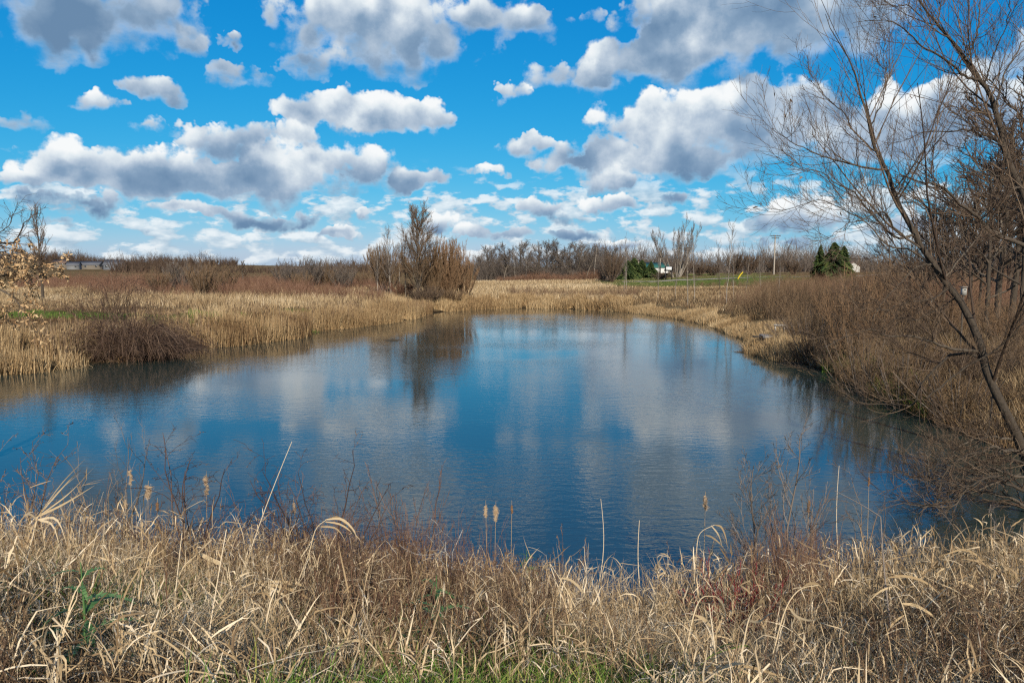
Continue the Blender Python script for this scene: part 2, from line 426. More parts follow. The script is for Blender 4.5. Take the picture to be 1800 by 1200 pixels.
def ground_hit(px, py, far=900):
    """where the ray through a photograph pixel meets the ground (first crossing)"""
    d = ray(px, py); d = d / d[1]
    t = np.concatenate([np.arange(1.5, 60, .1), np.arange(60, far, .5)])
    P = np.array([0, 0, CAM_Z]) + d * t[:, None]
    h = np.maximum(height(P[:, 0], P[:, 1]), 0)
    k = np.argmax(P[:, 2] <= h)
    return P[k] if P[k, 2] <= h[k] else P[-1]

def on_ground(X, Y):
    return np.array([X, Y, float(height(np.array([X]), np.array([Y]))[0])])

def place(px, Y):
    """ground point at forward distance Y in the photograph column px"""
    for _ in range(3):
        X = (px - 900) / FPX * (Y * math.cos(PITCH))
    return on_ground(X + (px - 900) / FPX * .3, Y)

GREENS = [(-36, 51.5, 25, 4.2, .10), (-19, 57, 9, 3.0, .16), (-13, 70, 6, 1.6, .2), (-17.5, 66, 4, 3.0, .3), (38, 162, 24, 27, .0), (58, 172, 20, 18, .0), (50, 205, 30, 16, .0), (27.5, 150, 5, 9, .0)]
def greenness(X, Y):
    g = np.zeros_like(X)
    for cx, cyy, a, b, rot in GREENS:
        u = (X - cx) * math.cos(rot) + (Y - cyy) * math.sin(rot); v = -(X - cx) * math.sin(rot) + (Y - cyy) * math.cos(rot)
        g = np.maximum(g, np.clip(1.6 * (1 - np.sqrt((u / a) ** 2 + (v / b) ** 2)) + .25 * wob(X, Y, .9, 9), 0, 1))
    return g

def build_ground():
    u = np.linspace(-1, 1, 420)
    xs = np.sign(u) * (np.abs(u) * 26 + 900 * np.abs(u) ** 6)
    ys = np.concatenate([np.linspace(-60, 0, 14)[:-1], np.linspace(0, 16, 80)[:-1], np.linspace(16, 110, 170)[:-1], 110 + 1400 * np.linspace(0, 1, 150) ** 2.2])
    X, Y = np.meshgrid(xs, ys)
    Z = height(X, Y)
    V = np.stack([X, Y, Z], -1).reshape(-1, 3)
    ny, nx = X.shape
    i = (np.arange(ny - 1)[:, None] * nx + np.arange(nx - 1)[None]).ravel()
    Q = np.stack([i, i + 1, i + nx + 1, i + nx], 1)
    m = bpy.data.materials.new('ground_cover'); m.use_nodes = True
    nt = m.node_tree; nt.nodes.clear(); g = NG(nt)
    raw = g.n('ShaderNodeAttribute', attribute_name='tint').outputs['Fac']      # above 0: green turf, below 0: wet mud at the water's edge
    gr = g.m('MAXIMUM', raw, 0.0); mud = g.m('MULTIPLY', raw, -1.0, clamp=True)
    pos = g.n('ShaderNodeNewGeometry').outputs['Position']
    a = g.noise(pos, .35, 6.0, .65); b = g.noise(pos, 9.0, 5.0, .7)
    f = g.m('ADD', g.m('MULTIPLY', a, .55), g.m('MULTIPLY', b, .5))
    c = g.ramp(f, [(.25, (.030, .019, .011)), (.42, (.075, .05, .028)), (.56, (.19, .135, .072)), (.72, (.36, .27, .15))])
    gc = g.ramp(f, [(.3, (.045, .085, .018)), (.55, (.10, .165, .03)), (.8, (.20, .23, .06))])
    bs = g.n('ShaderNodeBsdfPrincipled'); g.put(bs, 'Base Color', g.mix(mud, g.mix(gr, c, gc), (.022, .016, .011, 1))); g.put(bs, 'Roughness', .95); g.put(bs, 'Specular IOR Level', 0.0)
    bp = g.n('ShaderNodeBump'); g.put(bp, 'Distance', .06); g.put(bp, 'Height', b); nt.links.new(bp.outputs[0], bs.inputs['Normal'])
    o = g.n('ShaderNodeOutputMaterial'); nt.links.new(bs.outputs[0], o.inputs[0])
    edge = np.clip(1.2 - np.abs(shore_distance(V[:, 0], V[:, 1]) - .1) / .55, 0, 1)
    bag = Bag().add(V, Q, np.where(edge > 0, -edge, .8 * greenness(V[:, 0], V[:, 1])))
    tag(bag.build('ground', m, smooth=True), kind='structure')

def build_water():
    m = bpy.data.materials.new('pond_water'); m.use_nodes = True
    nt = m.node_tree; nt.nodes.clear(); g = NG(nt)
    pos = g.n('ShaderNodeNewGeometry').outputs['Position']
    gust = g.ss(g.noise(g.v('MULTIPLY', pos, (.5, 1.0, 1)), .10, 3.0, .5), .38, .62, .18, 1.0)
    w1 = g.noise(g.v('MULTIPLY', pos, (.75, 1.5, 1)), 3.2, 3.0, .55, .4)
    w2 = g.noise(g.v('MULTIPLY', pos, (.8, 1.3, 1)), 9.0, 2.0, .5)
    h = g.m('MULTIPLY', g.m('ADD', w1, g.m('MULTIPLY', w2, .28)), gust)
    bp = g.n('ShaderNodeBump'); g.put(bp, 'Strength', 1.0); g.put(bp, 'Distance', .0085); g.put(bp, 'Height', h)
    b = g.n('ShaderNodeBsdfPrincipled')
    g.put(b, 'Base Color', (.025, .041, .036, 1)); g.put(b, 'Roughness', .06); g.put(b, 'IOR', 1.75)
    nt.links.new(bp.outputs[0], b.inputs['Normal'])
    o = g.n('ShaderNodeOutputMaterial'); nt.links.new(b.outputs[0], o.inputs[0])
    x0, y0 = POND.min(0) - 3; x1, y1 = POND.max(0) + 3
    bag = Bag().add([(x0, y0, 0), (x1, y0, 0), (x1, y1, 0), (x0, y1, 0)], [(0, 1, 2, 3)], 0)
    tag(bag.build('water', m), kind='structure')

build_ground()
build_water()
# ------------------------------------------------------------------ trees and shrubs
def seg_trunk(h, n=8, lean=(0, 0), wig=.03, g=rng):
    z = np.linspace(0, h, n)
    p = np.stack([np.cumsum(g.normal(0, wig * h / n, n)) + lean[0] * z / h, np.cumsum(g.normal(0, wig * h / n, n)) + lean[1] * z / h, z], 1)
    p[:, :2] -= p[0, :2]
    return p

def make_tree(name, stems, radii, levels, bark, twig, loc=(0, 0, 0), label=None, cat='tree', group=None, limbs_in_trunk=1, tint=(.25, .8), sides=(7, 5, 3, 3, 3), seed=1):
    """bare tree: 'trunk' part (stems and main limbs) and 'crown' part (all thinner branches and twigs)"""
    g = np.random.default_rng(seed)
    root = empty(name, loc, label, cat, group)
    tb, cb = Bag(), Bag()
    P = np.stack(stems); Rd = np.stack(radii)
    tubes(tb, P, Rd, sides[0], g.uniform(.3, .7, len(P)))
    for k, lv in enumerate(levels):
        P, Rd = grow(P, Rd, g=g, **lv)
        tubes(tb if k < limbs_in_trunk else cb, P, Rd, sides[min(k + 1, len(sides) - 1)], g.uniform(tint[0], tint[1], len(P)))
    tb.build('trunk', bark, root, smooth=True)
    cb.build('crown', twig, root)
    return root

def taper(n, r0, r1, p=1.0): return r1 + (r0 - r1) * (1 - np.linspace(0, 1, n)) ** p

def woodlot_tree(seed, h=10.0, bark=BARK, twig=TWIG_GREY, r=.20, lean=.7, **kw):
    g = np.random.default_rng(seed)
    stems = [seg_trunk(h * .82, 9, (g.normal(0, lean), g.normal(0, lean * .7)), .1 * lean, g)]
    radii = [taper(9, r, .04)]
    lv = [dict(cnt=13, t0=.22, t1=.98, ang=.75, length=.55, npts=7, up=.9, wig=.13, rr=.62, tip=.25, rmin=.034, shrink=.62),
          dict(cnt=12, t0=.2, t1=1.0, ang=.65, length=.48, npts=5, up=.5, wig=.16, rr=.55, tip=.35, rmin=.026, shrink=.5),
          dict(cnt=7, t0=.15, t1=1.0, ang=.65, length=.5, npts=4, up=.4, wig=.16, rr=.6, tip=.5, rmin=.014, shrink=.4)]
    return make_tree('bare_tree', stems, radii, lv, bark, twig, seed=seed, **kw)

def slender_tree(seed, h=8.0, bark=PALEBARK, twig=TWIG_GREY, name='slender_tree', spread=.30, cnt=22, r=.065, rm=1.0, **kw):
    g = np.random.default_rng(seed)
    stems = [seg_trunk(h, 10, (g.normal(0, .35), g.normal(0, .3)), .035, g)]
    lv = [dict(cnt=cnt, t0=.25, t1=.99, ang=.6, length=spread, npts=6, up=1.1, wig=.10, rr=.5, tip=.3, rmin=.014 * rm, shrink=.6),
          dict(cnt=7, t0=.15, t1=1., ang=.6, length=.45, npts=4, up=.6, wig=.14, rr=.6, tip=.5, rmin=.009 * rm, shrink=.4)]
    return make_tree(name, stems, [taper(10, r, .012)], lv, bark, twig, seed=seed, limbs_in_trunk=0, **kw)

def multi_stem(seed, n, h, spread, bark, twig, name='multi_stem_tree', r=.07, cnts=(13, 7), base=.35, lens=(.34, .42), rmin=.011, up=1.3, t0=.18, **kw):
    g = np.random.default_rng(seed); stems = []; radii = []
    for k in range(n):
        a = g.uniform(0, 6.283); q = spread * math.sqrt(g.uniform(.02, 1))
        hh = h * g.uniform(.72, 1.0) * (1 - .22 * (q / spread) ** 2)
        p = seg_trunk(hh, 9, (0, 0), .05, g)
        f = (np.linspace(0, 1, 9) ** .8)[:, None]
        p[:, :2] += np.array([math.cos(a), math.sin(a)]) * (base * q / spread + f * q)
        stems.append(p); radii.append(taper(9, r * g.uniform(.6, 1.1), .012))
    lv = [dict(cnt=cnts[0], t0=t0, t1=.99, ang=.5, length=lens[0], npts=5, up=up, wig=.11, rr=.5, tip=.35, rmin=rmin * 1.25, shrink=.55),
          dict(cnt=cnts[1], t0=.1, t1=1., ang=.5, length=lens[1], npts=4, up=up * .7, wig=.14, rr=.6, tip=.5, rmin=rmin, shrink=.4)]
    return make_tree(name, stems, radii, lv, bark, twig, seed=seed, limbs_in_trunk=0, **kw)

def evergreen(seed, h, w, name='evergreen_tree', **kw):
    """spruce: trunk part and a crown of drooping needle sprays"""
    g = np.random.default_rng(seed)
    root = empty(name, (0, 0, 0), kw.get('label'), 'tree', kw.get('group'))
    tb, cb = Bag(), Bag()
    tubes(tb, seg_trunk(h, 6, (0, 0), .01, g)[None], taper(6, .12, .02)[None], 6, [.4])
    M = 1300
    t = g.uniform(0.02, 1, M) ** .85; z = h * (.05 + .95 * t); a = g.uniform(0, 6.283, M)
    L = (w * (1 - t) ** g.uniform(.55, .95) * g.uniform(.5, 1.15, M) + .10) * (1 + .22 * np.sin(3 * a + 2.2 * z + seed) + .14 * np.sin(7 * a - 3.1 * z))
    d = np.stack([np.cos(a), np.sin(a), np.zeros(M)], 1)
    s = np.linspace(0, 1, 4)
    P = np.zeros((M, 4, 3)); P[:, :, 2] = z[:, None]
    P += d[:, None] * (L[:, None] * s[None])[..., None]
    P[:, :, 2] += L[:, None] * (.15 * s - .42 * s ** 2)[None] + g.normal(0, .03, (M, 4))
    W = (L * .38 + .06)[:, None] * np.array([.55, 1.0, .8, .1])[None]
    S = np.stack([-d[:, 1], d[:, 0], g.normal(0, .5, M)], 1)
    ribbons(cb, P, W, norm(S), g.uniform(0, .8, M))
    S2 = norm(np.stack([-d[:, 1] * .3, d[:, 0] * .3, np.ones(M)], 1))
    ribbons(cb, P + g.normal(0, .03, (M, 1, 3)), W * .7, S2, g.uniform(.1, 1, M))
    tb.build('trunk', BARK, root); cb.build('crown', NEEDLE, root)
    return root

TOPS = {}
def true_top(root):
    """height below which nearly all of a plant's mesh lies"""
    key = tuple(sorted(c.data.name for c in root.children if c.type == 'MESH'))
    if key not in TOPS:
        z = []
        for c in root.children:
            a = np.empty(len(c.data.vertices) * 3, np.float32); c.data.vertices.foreach_get('co', a); z.append(a[2::3])
        TOPS[key] = float(np.percentile(np.concatenate(z), 99.3))
    return TOPS[key]

def put(root, px, Y, rz=0., sc=1.0, scz=None, sink=.08):
    p = place(px, Y)
    root.location = (p[0], p[1], p[2] - sink); root.rotation_euler = (0, 0, rz); root.scale = (sc, sc, scz or sc)
    return root

def top_scale(px, py, Y, h):
    """scale so that a tree of height h placed at column px, distance Y reaches pixel row py"""
    p = place(px, Y); return float((at(px, py, Y)[2] - p[2]) / h)

# --- the woodlot behind the far field: each tree a copy of one of four
def woodlot():
    protos = [woodlot_tree(s, 10.0) for s in (11, 12, 13)] + [slender_tree(14, 10.0, r=.11, cnt=24, spread=.33)]
    used = [0] * 4
    spots = [(846, 452, 196, 0), (860, 438, 190, 1), (876, 436, 200, 2), (893, 432, 188, 0), (905, 447, 185, 3), (913, 431, 202, 1), (925, 434, 186, 3), (936, 428, 195, 2), (950, 431, 205, 0), (962, 430, 192, 1),
             (974, 426, 199, 2), (986, 429, 188, 0), (998, 432, 205, 1), (1010, 430, 193, 2), (1021, 432, 200, 0), (1034, 434, 190, 1), (1045, 428, 183, 3), (1058, 438, 200, 2), (1074, 437, 178, 0), (884, 450, 182, 2), (943, 446, 184, 1), (1003, 446, 184, 0), (1066, 446, 196, 1), (834, 456, 203, 1), (1028, 450, 182, 2)]
    word = {0: 'dark wide crowned bare tree in the wood behind the far field', 1: 'dark forked bare tree in the wood behind the far field', 2: 'tall dark bare tree with an upswept crown in the far wood', 3: 'pale trunked slender tree standing at the front edge of the far wood'}
    for k, (px, py, Y, kind) in enumerate(spots):
        o = protos[kind] if not used[kind] else copy_tree(protos[kind])
        used[kind] += 1
        sc = top_scale(px, py - 7, Y, true_top(o))
        put(o, px, Y, rz=k * 2.4, sc=sc * 1.5, scz=sc)
        tag(o, word[kind], 'tree', 'bare trees of the far wood, kind %s' % ('wide', 'forked', 'upswept', 'pale')[kind])
    # brush that closes the wood below the crowns
    return protos

def brush_band(name, label_kind, pts, n, hr, mt, wr=(.02, .05), fan=5, spread=.5, seed=3, lean=.35, sides=None, tint=(.1, .9), hv=.45, hs=.35, hf=None):
    """an uncountable band of thin upright stems (one stuff object) at the given X, Y points"""
    g = np.random.default_rng(seed)
    X, Y = pts
    Z = height(X, Y)
    N = len(X); M = N * fan
    B0 = np.repeat(np.stack([X, Y, Z - .05], 1), fan, 0)
    B0[:, :2] += g.normal(0, .12, (M, 2))
    hh = g.uniform(hr[0], hr[1], N) * np.clip(1 + hv * wob(X, Y, hs, seed + 1), .3, 1.8)
    if hf is not None: hh = hh * hf(X, Y)
    h = hh.repeat(fan) * g.uniform(.55, 1.1, M)
    d = g.normal(0, lean, (M, 2))
    s = np.linspace(0, 1, 4)
    P = B0[:, None, :] + np.stack([d[:, :1] * h[:, None] * s ** 1.4, d[:, 1:] * h[:, None] * s ** 1.4, h[:, None] * s * np.ones((M, 1))], -1)
    P[:, 1:-1] += g.normal(0, .04, (M, 2, 3)) * h[:, None, None]
    bag = Bag()
    W = g.uniform(wr[0], wr[1], M)[:, None] * np.array([1, .8, .55, .2])[None]
    a = g.uniform(0, 3.14, M)
    tn = g.uniform(tint[0], tint[1], N).repeat(fan) * .6 + g.uniform(tint[0], tint[1], M) * .4
    ribbons(bag, P, W, np.stack([np.cos(a), np.sin(a) * .4, np.zeros(M)], 1), tn)
    # side twigs
    P2, R2 = grow(P, W * .4, 4, .3, 1., .55, .34, npts=3, up=.35, wig=.1, rr=.8, tip=.4, rmin=wr[0] * .3, g=g)
    a = g.uniform(0, 3.14, len(P2))
    ribbons(bag, P2, R2 * 2, np.stack([np.cos(a), np.sin(a) * .4, np.zeros(len(a))], 1), np.repeat(tn, 4))
    return tag(bag.build(name, mt), kind='stuff')

def zone(n, x0, x1, y0, y1, test=None, g=rng):
    """random ground points with X from x0(Y)..x1(Y) between distances y0..y1"""
    Y = g.uniform(y0, y1, n); a = g.uniform(0, 1, n)
    X0 = np.array([x0(v) if callable(x0) else x0 for v in Y]); X1 = np.array([x1(v) if callable(x1) else x1 for v in Y])
    X = X0 + (X1 - X0) * a
    if test is not None:
        k = test(X, Y); X, Y = X[k], Y[k]
    return X, Y

def col(px): return lambda Y: (px - 900) / FPX * Y        # the plan line under a photograph column

def pxc(X, Y): return 900 + FPX * X / Y

# grass blades as ONE stuff mesh over a zone
def grass(name, X, Y, hr, wr, mt, tint, bend=(.15, .7), seed=1, n=4, mound=0.0, seg_w=(1, .85, .55, .06), lean_dir=None):
    g = np.random.default_rng(seed)
    M = len(X); Z = height(X, Y)
    h = g.uniform(hr[0], hr[1], M) * (1 + mound * (.75 * wob(X, Y, 1.1, seed) + .55 * wob(X, Y, .33, seed + 2)))
    a = g.uniform(0, 6.283, M)
    th0 = np.abs(g.normal(0, .18, M)); tb = g.uniform(bend[0], bend[1], M)
    P = np.empty((M, n, 3)); P[:, 0] = np.stack([X, Y, Z - .03], 1)
    st = h / (n - 1)
    for k in range(1, n):
        th = th0 + tb * (k - .5) / (n - 1)
        P[:, k] = P[:, k - 1] + np.stack([np.sin(th) * np.cos(a), np.sin(th) * np.sin(a), np.cos(th)], 1) * st[:, None]
    W = g.uniform(wr[0], wr[1], M)[:, None] * np.interp(np.linspace(0, 1, n), np.linspace(0, 1, len(seg_w)), seg_w)[None]
    b = a + 1.57 + g.normal(0, .5, M)
    S = np.stack([np.cos(b), np.sin(b), g.normal(0, .15, M)], 1)
    bag = Bag(); ribbons(bag, P, W, norm(S), tint if np.ndim(tint) else g.uniform(0, 1, M))
    return tag(bag.build(name, mt), kind='stuff')

def patchy(X, Y, lo, hi, s=.6, seed=5, g=rng):
    return np.clip((lo + hi) / 2 + (hi - lo) * (.30 * wob(X, Y, s, seed) + g.normal(0, .24, len(X))), 0, 1)

def build_far():
    g = np.random.default_rng(21)
    land = lambda X, Y: shore_distance(X, Y) > .3
    # tan field grass beyond the water and on the left bank
    X, Y = zone(26000, col(800), col(1110), 93, 190, lambda X, Y: land(X, Y) & (greenness(X, Y) + .25 * wob(X, Y, .5, 19) < .25) & (pxc(X, Y) < 1062 + 26 * wob(X, Y, .3, 20) + (150 - Y) * .6), g)
    grass('field_grass', X, Y, (.45, .85), (.04, .10), STRAW, patchy(X, Y, .35, .95, .12, 6, g), seed=2, bend=(.3, 1.1))
    X, Y = zone(60000, col(-30), col(800), 38, 120, lambda X, Y: (shore_distance(X, Y) > 3.0) & (greenness(X, Y) < .25) & ~((X < -14) & (Y < 62)), g)
    bk = zone(20000, col(-30), col(520), 38, 62, lambda X, Y: (shore_distance(X, Y) > 2.5) & (greenness(X, Y) < .3), g)
    grass('short_bank_grass', bk[0], bk[1], (.15, .42), (.02, .045), STRAW, patchy(bk[0], bk[1], .05, .7, .5, 17, g), seed=17)
    grass('bank_grass', X, Y, (.45, .95), (.022, .055), STRAW, patchy(X, Y, .30, .85, .35, 7, g), seed=3, bend=(.2, 1.1), mound=.3)
    X, Y = zone(30000, col(-30), col(800), 40, 84, lambda X, Y: (shore_distance(X, Y) > 2.0) & (greenness(X, Y) > .3), g)
    grass('mown_grass', X, Y, (.07, .20), (.02, .045), GREEN, patchy(X, Y, .35, .9, 1.2, 8, g), seed=4)
    X, Y = zone(14000, col(1040), col(1400), 130, 215, lambda X, Y: greenness(X, Y) > .3, g)
    grass('hill_grass', X, Y, (.10, .26), (.06, .13), HILLGREEN, patchy(X, Y, .15, 1.05, .15, 9, g), seed=5)
    X, Y = zone(9000, col(330), col(560), 48, 64, lambda X, Y: (greenness(X, Y) > .25), g)
    grass('tussock_grass', X, Y, (.25, .5), (.03, .05), GREEN, patchy(X, Y, .3, 1., 1.2, 18, g), seed=18)
    # cattail beds along the left shore: tall upright leaves standing in the shallow water
    def bed(name, n, dlo, dhi, x0, x1, y0, y1, hr, wr, mt, lo, hi, seed, bend=(.02, .30), dens=None):
        def t(X, Y):
            d = shore_distance(X, Y); k = (d > dlo) & (d < dhi + .9 * wob(X, Y, .9, seed))
            k = k & (wob(X, Y, 2.3, seed + 5) + .8 * wob(X, Y, .7, seed + 6) > -.5)
            return k if dens is None else k & dens(X, Y)
        X, Y = zone(n, x0, x1, y0, y1, t, g)
        bent = g.uniform(0, 1, len(X)) < .16
        tn = patchy(X, Y, lo, hi, .8, seed, g)
        grass(name, X[~bent], Y[~bent], hr, wr, mt, tn[~bent], seed=seed, bend=bend, mound=.34, n=5)
        grass('bent_' + name, X[bent], Y[bent], (hr[0] * .8, hr[1] * .9), wr, mt, tn[bent] * .9, seed=seed + 60, bend=(.9, 2.7), mound=.3, n=6)
    bed('cattail_bed', 150000, -1.3, 3.0, col(-30), col(545), 32, 66, (.95, 1.75), (.022, .055), REED, .10, 1.0, 31, bend=(.02, .4))
    bed('reed_fringe', 160000, -.6, 3.4, col(500), col(760), 58, 92, (.8, 1.5), (.025, .05), REED, .2, .95, 32, bend=(.05, .5))
    bed('far_reeds', 120000, -.4, 3.6, col(740), col(1110), 84, 106, (.5, 1.3), (.04, .08), REED, .25, .85, 33, bend=(.1, .6))
    bed('right_reeds', 330000, -.5, 1.5, col(1060), col(1420), 40, 96, (.38, .72), (.022, .05), REED, .35, 1., 34, bend=(.05, .5))
    bed('point_reeds', 26000, -1.0, .6, col(1310), col(1450), 39, 52, (.45, .85), (.02, .04), REED, .3, .95, 35)
    # fallen stalks along the waterline, and furry seed heads over the reeds
    X, Y = zone(60000, col(-30), col(1450), 34, 105, lambda X, Y: (np.abs(shore_distance(X, Y) + .35) < .75) & (g.uniform(0, 1, len(X)) < .5), g)
    fb = Bag(); M = len(X); a = g.uniform(0, 6.283, M); L = g.uniform(.35, 1.1, M); s_ = np.linspace(-.5, .5, 4)
    P = np.stack([X, Y, np.maximum(height(X, Y), 0) + .03], 1)[:, None] + np.stack([np.cos(a), np.sin(a), g.normal(0, .12, M)], 1)[:, None] * (L[:, None] * s_)[..., None]
    P[:, :, 2] = np.maximum(P[:, :, 2], .012)
    ribbons(fb, P, g.uniform(.018, .04, M)[:, None] * np.array([1, 1, .8, .3])[None], np.stack([-np.sin(a), np.cos(a), np.zeros(M)], 1), g.uniform(0, .7, M))
    tag(fb.build('fallen_reeds', REED), kind='stuff')
    X, Y = zone(14000, col(-30), col(760), 33, 92, lambda X, Y: (shore_distance(X, Y) > -1) & (shore_distance(X, Y) < 3) & (wob(X, Y, .8, 51) > .1), g)
    X, Y = X[:700], Y[:700]; M = len(X); hb = Bag(); z = height(X, Y).clip(0) + g.uniform(1.1, 1.9, M); s_ = np.linspace(0, 1, 5)
    P = np.stack([X, Y, z], 1)[:, None] + np.stack([g.normal(0, .05, M), g.normal(0, .05, M), np.ones(M)], 1)[:, None] * (g.uniform(.14, .24, M)[:, None] * s_)[..., None]
    tubes(hb, P, g.uniform(.012, .02, M)[:, None] * np.array([.5, 1, 1, .9, .3])[None], 5, g.uniform(0, .9, M))
    W2 = P[:, :1] + np.array([0, 0, -1.])[None, None] * (g.uniform(.5, 1.1, M)[:, None] * np.linspace(1, 0, 4))[..., None]
    ribbons(hb, W2, np.full((M, 4), .012), np.tile([[1., 0, 0]], (M, 1)), g.uniform(.3, .9, M))
    tag(hb.build('reed_seed_heads', WEED), kind='stuff')
    # sedge and brown grass on the right bank
    X, Y = zone(90000, col(1380), col(1880), 17, 62, lambda X, Y: shore_distance(X, Y) > .1, g)
    grass('bank_sedge', X, Y, (.45, 1.0), (.012, .03), STRAW, patchy(X, Y, .05, .62, .5, 12, g), seed=13, bend=(.3, 1.4), mound=.3)
    X, Y = zone(60000, col(1480), col(1900), 17, 48, lambda X, Y: (shore_distance(X, Y) > -.25) & (shore_distance(X, Y) < 1.6), g)
    grass('shore_sedge', X, Y, (.4, .95), (.010, .022), REED, patchy(X, Y, .0, .6, .9, 14, g), seed=14, bend=(.5, 1.9))
    X, Y = zone(22000, col(1450), col(1640), 24, 42, lambda X, Y: (shore_distance(X, Y) > -.1) & (shore_distance(X, Y) < 1.5) & (wob(X, Y, .7, 3) > -.35), g)
    grass('green_sedge', X, Y, (.45, .85), (.014, .03), GREEN, patchy(X, Y, .5, 1.05, .9, 15, g), seed=15, bend=(.5, 1.5))
    X, Y = zone(22000, col(1060), col(1420), 70, 132, lambda X, Y: (shore_distance(X, Y) > 3) & (greenness(X, Y) < .2), g)
    grass('slope_grass', X, Y, (.25, .55), (.04, .08), STRAW, patchy(X, Y, .1, .8, .2, 16, g), seed=16, bend=(.2, 1.0))
    X, Y = zone(30000, col(1290), col(1600), 42, 90, lambda X, Y: (shore_distance(X, Y) > 1.5) & (wob(X, Y, .35, 21) > .1), g)
    grass('thicket_grass', X, Y, (.6, 1.25), (.02, .045), STRAW, patchy(X, Y, .1, .8, .5, 22, g), seed=22, bend=(.2, 1.2), mound=.3)
    # thickets
    t = lambda dmin: (lambda X, Y: shore_distance(X, Y) > dmin)
    brush_band('thicket', None, zone(5200, col(1120), col(1560), 46, 120, lambda X, Y: (shore_distance(X, Y) > 2.6) & (wob(X, Y, .22, 5) > -.55) & ((pxc(X, Y) > 1330) | (Y < 78)), g), 0, (1.0, 2.5), TWIG_BROWN, (.018, .04), seed=41, tint=(.0, .9), hf=lambda X, Y: np.clip((pxc(X, Y) - 1000) / 400, .42, 1.0))
    brush_band('red_thicket', None, zone(2200, col(1200), col(1620), 55, 130, lambda X, Y: (shore_distance(X, Y) > 5) & (wob(X, Y, .2, 6) > .1) & ((pxc(X, Y) > 1350) | (Y < 76)), g), 0, (1.2, 2.4), REDSTEM, (.018, .04), seed=42, tint=(.0, .9), hf=lambda X, Y: np.clip((pxc(X, Y) - 1000) / 400, .42, 1.0))
    brush_band('brushwood', None, zone(1150, col(1400), col(1900), 24, 52, lambda X, Y: (shore_distance(X, Y) > 2.2) & (wob(X, Y, .4, 7) > -.35), g), 0, (.8, 2.2), TWIG, (.010, .022), seed=43, tint=(.1, 1.))
    brush_band('rust_brush', None, zone(1500, col(1480), col(1850), 45, 75, t(8), g), 0, (1.4, 2.6), REDSTEM, (.018, .035), seed=44, tint=(.2, 1.))
    brush_band('dogwood_thicket', None, zone(5600, col(30), col(720), 84, 150, lambda X, Y: (wob(X, Y, .12, 8) + (Y - 84) / 45 > -.05) & (pxc(X, Y) < 640 + 60 * wob(X, Y, .2, 2)), g), 0, (.9, 1.9), REDSTEM, (.03, .06), seed=45, tint=(.1, .95))
    brush_band('wood_brush', None, zone(2600, col(838), col(1090), 184, 212, None, g), 0, (2.0, 6.0), TWIG_GREY, (.05, .10), seed=46, tint=(.0, .6), hv=.6, hs=.2)
    brush_band('wood_edge_brush', None, zone(900, col(875), col(1050), 181, 186, None, g), 0, (1.0, 2.2), REDSTEM, (.04, .08), seed=47, tint=(.2, 1.))
    brush_band('field_weeds', None, zone(900, col(840), col(1120), 97, 116, lambda X, Y: wob(X, Y, .25, 9) > .1, g), 0, (.6, 1.4), WEED, (.03, .06), seed=48, tint=(.2, .9))
    brush_band('hill_brush', None, zone(700, col(1110), col(1420), 110, 150, lambda X, Y: wob(X, Y, .15, 10) > .1, g), 0, (.5, 1.1), TWIG_BROWN, (.03, .06), seed=49, tint=(.0, .8))
    # far woods along the horizon, one mass
    def horizon(name, x0, x1, y0, y1, n, hr, seed, mt=TWIG_GREY):
        X, Y = zone(n, col(x0), col(x1), y0, y1, None, g)
        brush_band(name, None, (X, Y), 0, hr, mt, (.18, .42), fan=6, seed=seed, lean=.30, tint=(.0, .6), hv=.7, hs=.06)
    horizon('distant_woods', -40, 420, 560, 660, 1100, (3, 7), 51, TWIG)
    horizon('distant_treeline', 200, 860, 330, 420, 900, (2.2, 5.5), 52, TWIG)
    horizon('distant_woods_beyond', 1040, 1900, 300, 380, 1700, (5, 10.5), 53, TWIG_GREY)

build_far()
woodlot()
# ------------------------------------------------------------------ single trees and bushes round the pond
def traced_tree(name, limbs, base, levels, label, bark=BARK, twig=TWIG, n=14, seed=1, limb_levels=0, tint=(.1, .9), group=None, leaves=0, kpow=1.0, thin=1.0):
    """a tree whose trunk and main limbs follow given 3-D lines: limbs = [(points, radius at start, radius at end)]"""
    g = np.random.default_rng(seed)
    root = empty(name, base, label, 'tree' if 'tree' in name else 'shrub', group)
    tb, cb = Bag(), Bag()
    P = np.stack([poly(p, n, g, .012) for p, a, b in limbs]) - np.asarray(base)
    Rd = thin * np.stack([taper(n, a, b, kpow) for p, a, b in limbs])
    tubes(tb, P, Rd, 9, g.uniform(.25, .6, len(P)))
    for k, lv in enumerate(levels):
        P2, R2 = grow(P, Rd, g=g, **lv)
        tubes(cb, P2, R2, 4 if k == 0 else 3, g.uniform(tint[0], tint[1], len(P2)))
        if k == 0: keep = (P, Rd)
        P, Rd = P2, R2
    tb.build('trunk', bark, root, smooth=True)
    cb.build('crown', twig, root)
    if leaves:
        ok = np.where(P[:, -1, 2] + base[2] < 5.55)[0]; i = ok[g.integers(0, len(ok), leaves)]; j = g.integers(P.shape[1] // 2, P.shape[1], leaves)
        leaf_mesh(P[i, j], g, (.07, .10), (.022, .035), DRYLEAF, root, 'leaves')
    return root

